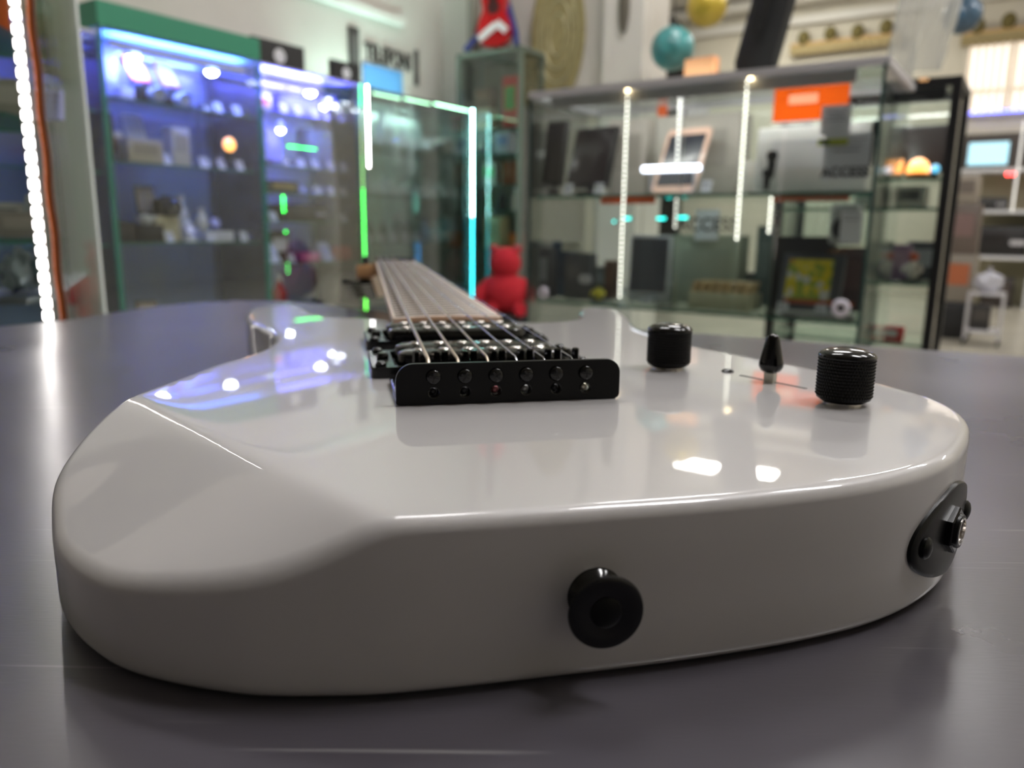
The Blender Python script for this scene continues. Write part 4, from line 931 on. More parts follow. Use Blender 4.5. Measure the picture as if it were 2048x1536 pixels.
g = MB(); g.lathe([(.16, 0), (.16, .02), (.14, .024), (.001, .024)], (0, 0, 0), (0, -1, 0), 32); o = g.build('disc', mat('grey_bronze', (98, 92, 80), .4), t, smooth=50); o.scale = (.24, 1, 1.1)
p = rayplane(1332, 95, FA - D1*1.0 - D2*3.0, D2); t = thing('arched_mirror', 'dark arched mirror behind the blue globe lantern', 'mirror', (p.x, p.y, FLOOR), RZ)
ap = [(-.40, 0), (-.40, 3.4)] + [(-.40*cos(a), 3.4+.75*sin(a)) for a in [pi*i/16 for i in range(1, 16)]] + [(.40, 3.4), (.40, 0)]
MB().loft([[(x, y, z) for x, z in ap] for y in (-.02, .02)]).build('frame', mat('mirror_frame', (70, 64, 58), .5), t)
MB().loft([[(x*.9, y, .03+z*.985) for x, z in ap] for y in (-.03, -.02)]).build('dark_pane', mat('dark_pane', (26, 24, 24), .3), t)
# globes hanging from the ceiling
def globe(px, py, D, r, c1_, c2_, label, metal=0.):
    p = W(px, py, D); t = thing('hanging_globe', label, 'globe lantern', p)
    m_ = mat('globe_%d_%d_%d' % c1_, c1_, .3, metal=metal, noise=.0 if metal else .45, nscale=4.5/r*.25, coat=.3)
    MB().ball((0, 0, 0), r, 32, 20).build('shell', m_, t, smooth=80)
    MB().lathe([(r*.2, r*.97), (r*.2, r*1.05), (.01, r*1.08)], seg=16).build('collar', C_(c2_), t)
    MB().tube([(0, 0, r*1.05), (0, 0, CEIL-p.z)], .004, 6).build('cord', C_(c2_), t)
globe(1345, 97, 5.2, .135, (70, 140, 140), (60, 60, 60), 'blue and green globe lantern in front of the dark arched mirror')
globe(1414, 12, 5.6, .135, (190, 165, 60), (120, 100, 40), 'shiny gold ball hanging above the right cabinet', .35)
globe(1925, 30, 6.2, .135, (62, 92, 116), (60, 60, 60), 'dark blue globe lantern near the window curtain')
globe(88, 38, 2.9, .065, (96, 150, 145), (60, 60, 60), 'small green glass ball seen through the near glass case')

# ---- right display cabinet
BR = Vector((.922, 2.039, 0)); LR = 1.05; PR = BR - D2*LR
ro, r_ = cabinet('display_cabinet', 'wide glass cabinet with an aluminium frame right of the guitar neck', PR, D2, D1, LR, .45, -.46, .520, (.205, -.14), fr=None, fw=.020, toprail=m_alu, edge=mat('dark_teal_edge', (30, 62, 60), .3, coat=.4), back=None, top='glass', plinth=mat('plinth_grey', (110, 112, 108), .5), doors=2)
zt = .532
inlight(r_, ro, LR, .498, (255, 252, 246), 13, 'added white fill bar along the top front rail of the right cabinet', .02, .03)  # added bar hidden behind the rail, brightens the cabinet contents
def Rz(px, py, t=.0): return rayplane(px, py, r_.P + r_.Y*t, r_.X)
for px0, py0, px1, py1, t, s, dot, lab in ((1256, 172, 1240, 597, .015, 8.5, .0034, 'white LED strip down the left glass door of the right cabinet'), (1499, 158, 1470, 482, .015, 9.5, .0034, 'white LED strip down the middle of the right cabinet'),
                              (1543, 392, 1538, 468, .06, 9, .0034, 'short white LED strip right of the middle one'), (1365, 166, 1352, 330, .10, 4, .0034, 'dim LED strip above the rose-framed tablet'), (1354, 395, 1350, 458, .12, 5, .0034, 'dim short LED strip under the rose-framed tablet')):
    a, b = vert(r_, px0, py0, px1, py1, t); led_strip(lab, a, b, (255, 250, 235), s, pitch=.0145, face=tuple(-D1), dot=dot)
for i, px in enumerate((1254, 1499)):
    p = r_.at(px, .512, .012); t = thing('spot_bulb', ('small warm bulb at the top of the left LED strip', 'small warm bulb at the top of the middle LED strip')[i], 'spotlight', p)
    MB().ball((0, -.012, 0), .007, 12, 8).build('bulb', emis('warm_bulb', (255, 225, 170), 14), t, smooth=60); MB().lathe([(.009, .004), (.009, .012)], seg=12).build('socket', m_alu, t)
SH = .209; SL = -.136
put(r_, [
 ('screen', 1168, SH, .20, .175, .235, .08, (30, 28, 30), (40, 34, 36), 'large black screen at the left end of the right cabinet', 'screen', None, -10, 16),
 ('screen', 1090, SH, .12, .075, .24, .05, (22, 22, 24), (34, 30, 32), 'narrow black screen in the left corner of the right cabinet', 'screen', None, 0, 10),
 ('box', 1262, SH, .36, .15, .26, .10, (190, 180, 170), (172, 162, 152), 'beige carton behind the large black screen', 'box'),
 ('box', 1400, SH, .30, .28, .25, .12, (178, 172, 162), (165, 160, 152), 'wide beige carton behind the rose-framed tablet', 'box'),
 ('tablet', 1343, SH, .10, .155, .215, .01, (228, 190, 170), (58, 60, 68), 'rose-framed tablet leaning in the middle of the right cabinet', 'tablet', None, -10, 24),
 ('box', 1185, SH+.262, .30, .0, .0, .0, BK, BK, '', '') if False else
 ('box', 1610, SH, .30, .36, .10, .12, (200, 196, 188), (190, 186, 180), 'low wide white carton behind the microphone', 'box'),
 ('box', 1628, SH, .15, .30, .175, .15, (238, 237, 234), (240, 240, 242), 'large white carton with papers at the right end of the right cabinet', 'box'),
 ], 0)
p = r_.at(1618, SH+.201, .17); t = thing('sign', 'orange sign board on top of the large white carton', 'sign', p, RZ)
MB().box((0, 0, .048), (.205, .004, .094)).build('board', mat('orange_board', (215, 82, 0), .85, spec=.1), t); MB().box((-.02, -.003, .06), (.08, .002, .026)).build('pale_mark', C_((235, 150, 110)), t); MB().box((0, .02, .004), (.2, .04, .006)).build('foot', C_((235, 235, 235)), t)
# papers with print on the glass
def paper(px, py, w_, h, label, lines=4, txt=None, t=.008, cab=None, parent=None):
    p = Rz(px, py, t); o = thing('paper_sheet', label, 'paper', p, RZ)
    MB().box((0, 0, 0), (w_, .0012, h)).build('sheet', mat('paper_white', (240, 240, 248), .6), o)
    g = MB()
    for i in range(lines): g.box((-.02*w_*(i % 2), -.0012, h*(.36-.12*i)), (w_*(.8-.12*(i % 3)), .0008, h*.025))
    if lines: g.build('print', C_((150, 148, 160)), o)
    if txt: text('letters', txt, h*.30 if lines else h*.6, C_((50, 50, 56)), o, (0, -.0016, -h*.36 if lines else 0), (pi/2, 0, 0), .0004, bold=.0006)
    return o
def flatobj(name, cat, px, py, t, w_, h, col, label, col2=None, tilt=0.):
    p = Rz(px, py, t); o = thing(name, label, cat, p, RZ)
    MB().box((0, 0, 0), (w_, .003, h), 0, 0, tilt).build('board', C_(col), o)
    if col2: MB().box((-w_*.25, -.002, 0), (w_*.3, .0012, h*.7), 0, 0, tilt).build('mark', C_(col2), o)
paper(1672, 240, .075, .075, 'white printed paper under the orange sign', 4)
paper(1693, 312, .115, .115, 'larger white paper with bold black letters on the large carton', 3, 'ACCESS')
flatobj('price_label', 'price label', 1665, 284, .006, .075, .016, (190, 200, 60), 'yellow-green price label between the two papers', (70, 90, 40))
flatobj('price_label', 'price label', 1255, 401, .02, .185, .020, (215, 88, 30), 'orange price strip on the shelf front below the large black screen')
flatobj('price_label', 'price label', 1620, 397, .02, .20, .014, (190, 86, 40), 'orange price strip on the shelf front below the large white carton')
flatobj('price_label', 'price label', 1635, 605, .10, .19, .014, (175, 84, 50), 'orange price strip below the silver keyboard')
flatobj('display_card', 'panel', 1240, 187, .42, .15, .030, (205, 120, 90), 'long salmon strip high at the back of the right cabinet')
flatobj('display_card', 'panel', 1325, 222, .36, .035, .035, (225, 92, 20), 'small square orange tag above the rose-framed tablet')
flatobj('display_card', 'panel', 1420, 180, .42, .10, .035, (170, 172, 195), 'blue grey card high at the back of the right cabinet', (70, 80, 150))
flatobj('display_card', 'panel', 1300, 180, .42, .08, .040, (200, 150, 140), 'pinkish card high at the back of the right cabinet')
tt = Rz(1400, 228, .28); o = thing('silver_emblem', 'row of silver strokes on the beige carton above the rose-framed tablet', 'emblem', tt, RZ); [MB().rbox((-.04+.016*i, -.045, 0), (.009, .003, .022-.004*(i % 2)), .003).build('raised_stroke', m_alu, o) for i in range(6)]
# glowing tube in place of a light reflection in front of the tablet
a = Rz(1283, 340, .05); b = Rz(1402, 333, .05); o = thing('reflection_tube', 'bright tube standing in for a light reflection in front of the rose-framed tablet', 'lamp', (a+b)/2, RZ)
MB().lathe([(.001, 0), (.009, .004), (.009, (b-a).length-.004), (.001, (b-a).length)], (-(b-a).length/2, 0, 0), (1, 0, 0), 16).build('tube', emis('tube_white', (235, 238, 255), 5.5), o, smooth=60)
MB().box((0, .012, -.004), ((b-a).length, .006, .014)).build('holder', m_alu, o); 
for sx in (-1, 1): MB().box((sx*.07, .018, -((a.z+b.z)/2-SH)/2+.002), (.006, .006, (a.z+b.z)/2-SH-.006)).build('post', m_alu, o)
# microphone and handles
for px, z, w_, h, lab, rx in ((1541, .245, .030, .075, 'black microphone in front of the low white carton', .3), (1532, .212, .026, .06, 'black microphone handle standing below the other microphone', -.2), (1742, .27, .014, .115, 'slim black microphone at the right edge of the large carton', 0)):
    goods('mic', r_.at(px, z, .035), RZ, w_, h, w_, (20, 20, 22), BK, lab, 'microphone')
goods('camera', r_.at(1585, .205+.105, .24), RZ, .05, .018, .03, BK, BK, 'tiny black object lying on the low white carton', 'camera')
tl = (0, 225, 215)  # glowing lenses below stand in for cyan reflections
for px, py, w_, lab in ((1338, 395, .018, 'left teal reflection glow under the rose-framed tablet'), (1370, 394, .012, 'right teal reflection glow under the rose-framed tablet'), (1252, 437, .035, 'teal reflection glow beside the left LED strip'), (1228, 443, .008, 'tiny teal reflection dot left of the left LED strip'), (1322, 437, .03, 'teal reflection glow above the white toy house'), (1365, 435, .035, 'teal reflection glow right of the white toy house')):
    p = Rz(px, py, .16); o = thing('indicator_light', lab, 'light', p, RZ, 'teal reflections built as lights in the right cabinet')
    MB().rbox((0, 0, 0), (w_, .006, .008), .003).build('lens', emis('teal_reflection', tl, 4), o); MB().box((0, .006, 0), (w_+.004, .006, .012)).build('housing', m_blackf, o)
put(r_, [
 ('box', 1122, SL, .16, .07, .19, .06, (36, 70, 100), (30, 60, 88), 'tall dark blue box on the lower shelf of the right cabinet', 'box'),
 ('box', 1075, SL, .12, .04, .17, .05, (48, 52, 62), (130, 134, 140), 'slim dark box in the left corner of the lower shelf', 'box'),
 ('player', 1160, SL, .10, .10, .155, .05, (74, 76, 82), (98, 96, 98), 'dark grey cassette player leaning left of the yellow toy', 'player'),
 ('card', 1142, SL+.16, .10, .07, .03, .01, (205, 205, 185), (150, 150, 140), 'cream card on top of the dark grey player', 'price card', None, 0, 4),
 ('bottle', 1104, SL, .08, .03, .12, .03, (120, 66, 44), (60, 40, 36), 'rusty brown bottle left of the dark grey player', 'bottle'),
 ('figure', 1197, SL, .10, .05, .065, .04, (205, 190, 40), (60, 56, 40), 'yellow toy right of the dark grey player', 'toy'),
 ('box', 1222, SL, .18, .035, .13, .05, (96, 66, 56), (116, 80, 64), 'brown box right of the yellow toy', 'box'),
 ('screen', 1298, SL+.002, .12, .135, .215, .07, (205, 206, 212), (74, 78, 90), 'white coffee machine with a grey window on the lower shelf', 'coffee machine'),
 ('box', 1300, SL, .05, .135, .06, .08, (208, 208, 212), (70, 70, 72), 'white base box with a dark curved slot in front of the coffee machine', 'box'),
 ('box', 1415, SL, .26, .22, .22, .1, (176, 182, 164), (168, 174, 158), 'pale green carton behind the slatted wooden box', 'box'),
 ('stack', 1448, SL, .08, .19, .085, .12, (186, 186, 156), (214, 186, 140), 'cream box with wooden slats on top on the lower shelf', 'wooden box'),
 ('box', 1525, SL, .30, .05, .25, .06, (100, 112, 112), (116, 128, 128), 'tall grey box behind the short LED strip', 'box'),
 ('card', 1414, SL+.225, .24, .0, .0, .0, BK, BK, '', '') if False else
 ('box', 1600, SL, .22, .17, .22, .05, (34, 34, 36), (48, 48, 50), 'black game box behind the yellow one', 'box'),
 ('box', 1695, SL, .29, .09, .19, .06, (100, 84, 86), (120, 98, 100), 'mauve grey game box at the right end of the lower shelf', 'box'),
 ('speaker', 1688, SL+.20, .20, .08, .11, .06, (170, 172, 172), (60, 62, 66), 'white speaker with a dark cone at the right end', 'speaker'),
 ('tray', 1705, SL-.32, .1, .1, .05, .1, (170, 165, 60), (160, 150, 40), 'yellow dish on the floor of the right cabinet', 'dish'),
 ('bottle', 1640, SL-.32, .1, .03, .09, .03, (140, 150, 60), (160, 165, 90), 'yellow-green bottle on the floor of the right cabinet', 'bottle'),
 ('figure', 1398, SL-.32, .2, .07, .16, .05, (96, 104, 102), (120, 128, 126), 'grey figure standing on the floor of the right cabinet', 'figurine'),
 ('tray', 1452, SL-.32, .2, .06, .05, .06, (140, 60, 60), (120, 50, 50), 'red dish on the floor of the right cabinet', 'dish'),
 ], 0)
paper(1414, 450, .078, .095, 'white paper with a bold word on the pale green carton', 0, 'ACCESS', t=.20)
paper(1702, 455, .055, .085, 'white paper leaning in front of the white speaker', 2, None, t=.05)
# yellow boxed game: white and yellow squares on black
p = r_.at(1612, SL, .12); o = thing('game_box', 'yellow and green game box leaning on the lower shelf', 'game box', p, RZ)
g = MB(); g.M = Matrix.Translation((0, 0, .008)) @ Matrix.Rotation(radians(-20), 4, 'X'); g.rbox((0, 0, .085), (.17, .03, .17), .003); g.build('carton', C_((80, 82, 88)), o)
mt2 = bpy.data.materials.new('game_cover'); mt2.use_nodes = True; n_ = mt2.node_tree; bs = n_.nodes['Principled BSDF']; tcx = n_.nodes.new('ShaderNodeTexCoord'); vv = n_.nodes.new('ShaderNodeTexVoronoi'); vv.inputs['Scale'].default_value = 55
rp = n_.nodes.new('ShaderNodeValToRGB'); rp.color_ramp.interpolation = 'CONSTANT'; el = rp.color_ramp.elements
el[0].color = lin((215, 195, 40))+(1,); el[1].position = .4; el[1].color = lin((150, 165, 60))+(1,)
for ps, cc in ((.6, (225, 205, 60)), (.75, (205, 205, 200)), (.9, (190, 150, 40))): e_ = el.new(ps); e_.color = lin(cc)+(1,)
n_.links.new(tcx.outputs['Object'], vv.inputs['Vector']); n_.links.new(vv.outputs['Color'], rp.inputs['Fac']); n_.links.new(rp.outputs['Color'], bs.inputs['Base Color'])
g = MB(); g.M = Matrix.Translation((0, 0, .008)) @ Matrix.Rotation(radians(-20), 4, 'X'); g.box((-.005, -.016, .09), (.125, .001, .125)); g.build('cover', mt2, o)
p = r_.at(1636, SL, .05); o = thing('keyboard', 'silver keyboard lying in front of the game box', 'keyboard', p, RZ)
MB().rbox((0, 0, .006), (.19, .05, .012), .004).build('casing', C_((120, 122, 124)), o)
g = MB()
for i in range(14):
    for j in range(3): g.box((-.085+.013*i, -.016+.015*j, .014), (.010, .011, .004))
g.build('keys', C_((196, 202, 202)), o)
for px, py, k, lab in ((1088, 585, .8, 'round white door lock at the left of the right cabinet'), (1682, 616, 1., 'round white door lock at the right of the right cabinet')):
    p = Rz(px, py, -.012); o = thing('door_lock', lab, 'lock', p, RZ)
    MB().lathe([(.023*k, 0), (.024*k, .004), (.020*k, .009), (.010*k, .009), (.009*k, .002)], (0, 0, 0), (0, -1, 0), 28).build('ring', C_((205, 200, 212)), o, smooth=40)
    MB().lathe([(.009*k, 0), (.008*k, .006), (.001, .006)], (0, 0, 0), (0, -1, 0), 16).build('key_hole', m_blackf, o)
# things on top of the right cabinet
p = r_.at(1402, zt, .08); o = thing('portable_radio', 'peach coloured box with rounded corners on top of the right cabinet', 'radio', p, RZ-.1)
MB().rbox((0, 0, .03), (.098, .04, .060), .008).build('casing', mat('peach', (246, 178, 128), .5), o, smooth=40); MB().rbox((0, -.0205, .03), (.084, .001, .046), .0004).build('front', mat('peach_front', (250, 190, 140), .5), o)
for px, w_, lab in ((1082, .05, 'black headphone cup on the left corner of the right cabinet top'), (1128, .035, 'smaller black headphone cup beside the first')):
    p = r_.at(px, zt, .12); o = thing('headphone', lab, 'headphone', p, RZ); MB().lathe([(w_*.45, 0), (w_*.5, .006), (w_*.45, .016), (w_*.25, .022), (.001, .023)], seg=24).build('cup', m_blackf, o, smooth=40); MB().tube([(w_*.45*cos(a), 0, .01+.016*sin(a)) for a in [pi*i/8 for i in range(9)]], .003).build('band', m_blackf, o)
p = r_.at(1505, zt+.016, .2); o = thing('gig_bag', 'tall black bag leaning to the right on top of the right cabinet', 'bag', p, RZ)
g = MB(); g.M = Matrix.Rotation(radians(13), 4, 'Y')
g.loft([[(x*s_, y*s2, z) for x, y in ((-.055, -.03), (-.03, -.045), (.03, -.045), (.055, -.03), (.055, .03), (.03, .045), (-.03, .045), (-.055, .03))] for s_, s2, z in ((.80, 1, .0), (1, 1, .03), (.97, 1, .3), (.9, .9, .55), (.5, .6, .63))])
g.build('cover', mat('black_nylon', (12, 12, 13), .7), o, smooth=50)
g = MB(); g.M = Matrix.Rotation(radians(13), 4, 'Y'); g.tube([(0, -.05, .12), (0, -.065, .2), (0, -.05, .28)], .008); g.build('handle', m_blackf, o)
# ---- second right cabinet with a black frame
P5 = Vector((1.33, 2.45, 0)) - D2*.50
so_, s5 = cabinet('display_cabinet', 'black-framed glass cabinet behind the right end of the aluminium one', P5, D2, D1, .50, .30, -.62, .55, (.272, .178, -.06, -.26), fr=m_blackf, fw=.026, back=None, top='glass', plinth=m_blackf)
inlight(s5, so_, .5, .525, (255, 252, 246), 26, 'added white fill bar under the top of the black-framed cabinet', .03, .05, m_blackf)  # added bar to brighten the goods inside
put(s5, [
 ('box', 1850, .42, .30, .24, .08, .1, (188, 188, 178), (172, 172, 164), 'pale box above the black television in the black-framed cabinet', 'box') if False else
 ('screen', 1866, .272, .16, .15, .17, .08, (30, 30, 32), (52, 48, 48), 'black television in the black-framed cabinet', 'television', None, 0, 4),
 ('bottle', 1788, .272, .06, .04, .2, .045, (214, 214, 205), (200, 200, 195), 'white jar at the left of the black television', 'jar'),
 ('box', 1812, .178, .14, .12, .07, .1, (176, 172, 164), (72, 68, 66), 'white player with a dark slot under the orange lamp', 'player'),
 ('box', 1876, .178, .14, .09, .07, .1, (180, 176, 168), (84, 78, 76), 'white box with a dark vent right of the player', 'box'),
 ('box', 1798, -.06, .14, .055, .12, .06, (140, 112, 140), (170, 140, 160), 'mauve pack on the lower shelf of the black-framed cabinet', 'box'),
 ('figure', 1822, -.06, .08, .06, .10, .05, (205, 195, 185), (190, 90, 60), 'pale figurine with a red cap on the lower shelf', 'figurine'),
 ('tray', 1772, -.06, .05, .09, .05, .09, (215, 215, 215), BK, 'white dish with a black ball on the lower shelf', 'dish'),
 ('box', 1862, -.06, .2, .10, .13, .08, (70, 74, 80), (165, 170, 175), 'dark grey box with a white tag on the lower shelf', 'box'),
 ('tray', 1852, -.245, .0, .0, .0, .0, BK, BK, '', '') if False else
 ('tray', 1850, -.62, .1, .08, .05, .08, (190, 200, 90), (210, 215, 100), 'yellow-green dish on the floor of the black-framed cabinet', 'dish'),
 ('box', 1772, -.26, .06, .10, .05, .06, (205, 30, 30), (225, 225, 225), 'bright red pack on the bottom shelf of the black-framed cabinet', 'box'),
 ('figure', 1800, -.62, .1, .08, .22, .06, (20, 20, 22), (30, 30, 32), 'black figurine on the floor of the black-framed cabinet', 'figurine'),
 ], 0)
p = s5.at(1834, .273, .075); o = thing('salt_lamp', 'glowing orange dome lamp below the black television', 'lamp', p)
MB().lathe([(.036, 0), (.036, .012), (.03, .016)], seg=24).build('base', C_((170, 120, 70)), o, smooth=40)
MB().lathe([(.034, .015), (.034, .03), (.026, .05), (.012, .060), (.001, .062)], seg=24).build('dome', emis('amber_glow', (255, 150, 30), 3.2), o, smooth=60)
p = s5.at(1870, .293, .05); o = thing('indicator_light', 'pale blue glowing light right of the orange dome lamp', 'light', p); MB().ball((0, 0, .006), .013, 14, 8).build('lens', emis('blue_glow', (60, 190, 240), 1.6), o, smooth=60); MB().lathe([(.01, -.02), (.01, -.008)], seg=14).build('base', m_blackf, o)
p = rayplane(1850, 163, s5.P+s5.Y*.02, s5.X); o = thing('indicator_light', 'amber light on the top rail of the black-framed cabinet', 'light', p - D1*.03, RZ); MB().rbox((0, 0, 0), (.032, .006, .010), .003).build('lens', emis('amber2', (255, 180, 90), 2.), o); MB().box((0, .005, 0), (.036, .006, .014)).build('housing', m_blackf, o)
a = rayplane(1772, 233, s5.P-s5.Y*.01, s5.X); b = rayplane(1812, 233, s5.P-s5.Y*.01, s5.X); led_strip('short blue LED strip left of the black television', a, b, (40, 70, 255), 10, face=tuple(-D1), dot=.005)

# ---- far wall: bright window, valances, shelves
WP = FA - D1*.01
def far(px, py): return rayplane(px, py, WP, D2)
a = far(1938, 92); b = far(2110, 222)
z0_, z1_ = b.z, a.z; wc = (a+b)/2; ww = (Vector((b.x, b.y, 0))-Vector((a.x, a.y, 0))).length
o = thing('window_1', 'bright window with white vertical blinds', 'window', (wc.x, wc.y, (z0_+z1_)/2), RZ); del o['label'], o['category']; o['kind'] = 'structure'
MB().box((0, .0, 0), (ww, .01, z1_-z0_)).build('daylight_pane', emis('daylight', (255, 244, 232), .95), o)
g = MB()
for sx in (-.5, -.02, .5): g.box((ww*sx, -.02, 0), (.06, .05, z1_-z0_+.1))
g.box((0, -.02, (z1_-z0_)*.5), (ww, .05, .06)); g.box((0, -.02, -(z1_-z0_)*.5), (ww, .05, .06)); g.box((0, -.02, -(z1_-z0_)*.16), (ww, .04, .05))
g.build('window_frame', mat('frame_pale', (205, 198, 185), .5), o)
g = MB(); nb = 12
for i in range(nb): g.box((-ww/2+ww*(i+.5)/nb, -.08, 0), (ww/nb*.62, .004, (z1_-z0_)*.98), .55)
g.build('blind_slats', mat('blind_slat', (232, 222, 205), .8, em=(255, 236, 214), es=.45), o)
def valance(px0, px1, py, label, drop=.24):
    a = far(px0, py); b = far(px1, py); c = (a+b)/2; L_ = (Vector((b.x, b.y, 0))-Vector((a.x, a.y, 0))).length; z = a.z
    o = thing('curtain_valance', label, 'curtain', (c.x, c.y, z), RZ); o.location -= D1*.12
    g = MB(); n = 90; rings = []
    for zz in (0, -.06, -drop): rings.append([(-L_/2+L_*i/n, -.05*abs(zz)/drop*sin(i*2*pi/6)-.02, zz) for i in range(n+1)] + [(-L_/2+L_*i/n, -.05*abs(zz)/drop*sin(i*2*pi/6)+.0, zz) for i in range(n, -1, -1)])
    g.loft(rings); g.build('cloth', mat('valance_cloth', (176, 160, 118), .8), o, smooth=70)
    MB().tube([(-L_/2, 0, .02), (L_/2, 0, .02)], .03, 10).build('rod', mat('valance_rod', (200, 165, 110), .5), o, smooth=60)
    nf = max(3, int(L_/.32))
    for i in range(nf):
        x = -L_/2+L_*(i+.5)/nf
        MB().ball((x, -.01, .11+.02*(i % 2)), .09, 12, 8, 1.2).build('tuft', mat('tuft_olive', (112, 102, 60), .9), o, smooth=70)
valance(1585, 1800, 98, 'gathered beige curtain valance above the right cabinet', .12); valance(1925, 2110, 76, 'gathered beige curtain valance above the bright window', .14)
a = far(1932, 229); b = far(2110, 229); led_strip('long blue LED strip under the bright window', a-D1*.1, Vector((b.x, b.y, a.z))-D1*.1, (30, 60, 255), 20, pitch=.06, face=tuple(-D1), dot=.028, back=(60, 80, 160))
# low shelves along the far wall
SP = FA - D1*1.7
def sf(px, py, dep=0.): return rayplane(px, py, SP + D1*dep, D2)
a = sf(1905, 300); b = sf(2160, 300); Ls = (Vector((b.x, b.y, 0))-Vector((a.x, a.y, 0))).length
o = thing('shelving_unit', 'long white shelving unit under the bright window', 'shelving unit', (a.x, a.y, FLOOR), RZ)
zs = [sf(1985, y).z for y in (337, 420, 512)]
MB().box((Ls/2, .55, (zs[0]+.45-FLOOR)/2), (Ls, .03, zs[0]+.45-FLOOR)).build('back_board', mat('shelf_back', (196, 190, 158), .6), o)
for z in zs: MB().box((Ls/2, .27, z-FLOOR-.02), (Ls, .55, .04)).build('shelf', m_wht, o)
for x in (.02, Ls*.75, Ls-.02): MB().box((x, .27, (zs[0]-FLOOR)/2), (.03, .55, zs[0]-FLOOR)).build('upright', m_wht, o)
MB().box((Ls/2, .5, zs[0]-FLOOR+.25), (Ls, .03, .42)).build('dark_panel', C_((74, 66, 60)), o)
shc = Cab(SP, D2, D1, RZ)
goods('screen', shc.at(1972, zs[0]+.001, .2), RZ, .46, .34, .2, (40, 50, 60), emis('cyan_screen', (70, 190, 215), 1.1), 'monitor showing a cyan picture on the far white shelf', 'monitor')
goods('bottle', shc.at(1912, zs[0]+.001, .15), RZ, .10, .26, .1, (205, 195, 195), (160, 140, 130), 'white jar left of the cyan monitor', 'jar')
goods('player', shc.at(1975, zs[1]+.001, .2), RZ, .42, .15, .3, (44, 44, 44), (70, 70, 70), 'dark amplifier on the middle far shelf', 'amplifier')
goods('player', shc.at(1996, zs[2]+.001, .2), RZ, .56, .36, .3, (30, 28, 28), (50, 48, 48), 'large black amplifier on the lowest far shelf', 'amplifier')
goods('box', shc.at(1990, FLOOR+.002, .2), RZ, .34, .36, .3, (52, 44, 40), (74, 64, 58), 'dark brown box on the floor under the far shelves', 'box')
a = sf(2010, 349); b = sf(2032, 349); led_strip('short red light on the front of the far white shelf', a-D1*.02, Vector((b.x, b.y, a.z))-D1*.02, (255, 20, 30), 14, pitch=.04, face=tuple(-D1), dot=.03)
# brown stacked crates between black frame and the shelves
q = W(1915, 500, 6.8)
for i, (w_, h, d, c1_, c2_, lab) in enumerate(((.34, .32, .34, (22, 22, 24), (34, 34, 36), 'black crate on the floor right of the black-framed cabinet'), (.34, .40, .34, (128, 120, 108), (170, 96, 60), 'beige box with an orange band on the black crate'), (.30, .42, .32, (96, 84, 76), (120, 96, 92), 'brown box on top of the beige one'), (.22, .24, .2, (150, 140, 126), (110, 100, 92), 'small tan box topmost of the stack right of the black-framed cabinet'))):
    z = FLOOR + sum((.32, .40, .42, .24)[:i]) + .001*(i+1)
    goods('box', (q.x, q.y, z), RZ, w_, h, d, c1_, c2_, lab, 'box')
# trolley
q = W(1978, 560, 6.3); o = thing('trolley', 'small metal trolley on castors with a crumpled silver bag', 'trolley', (q.x, q.y, FLOOR), RZ)
for z in (.12, .42): MB().rbox((0, 0, z), (.26, .24, .02), .02).build('tray', m_alu, o)
for sx in (-1, 1):
    for sy in (-1, 1):
        l_ = MB().tube([(sx*.12, sy*.11, .05), (sx*.12, sy*.11, .43)], .01).build('leg', m_alu, o)
        MB().lathe([(.02, -.01), (.026, -.005), (.026, .005), (.02, .01)], (sx*.12, sy*.11, .026), (1, 0, 0), 14).build('castor', m_blackf, l_)
goods('bag', (q.x, q.y, FLOOR+.446), RZ, .20, .16, .17, (190, 190, 200), (150, 150, 160), 'crumpled silver bag on the small metal trolley', 'bag')
goods('box', (q.x-.03, q.y, FLOOR+.131), RZ, .14, .2, .14, (40, 38, 38), (70, 66, 62), 'dark box on the lower tray of the metal trolley', 'box')
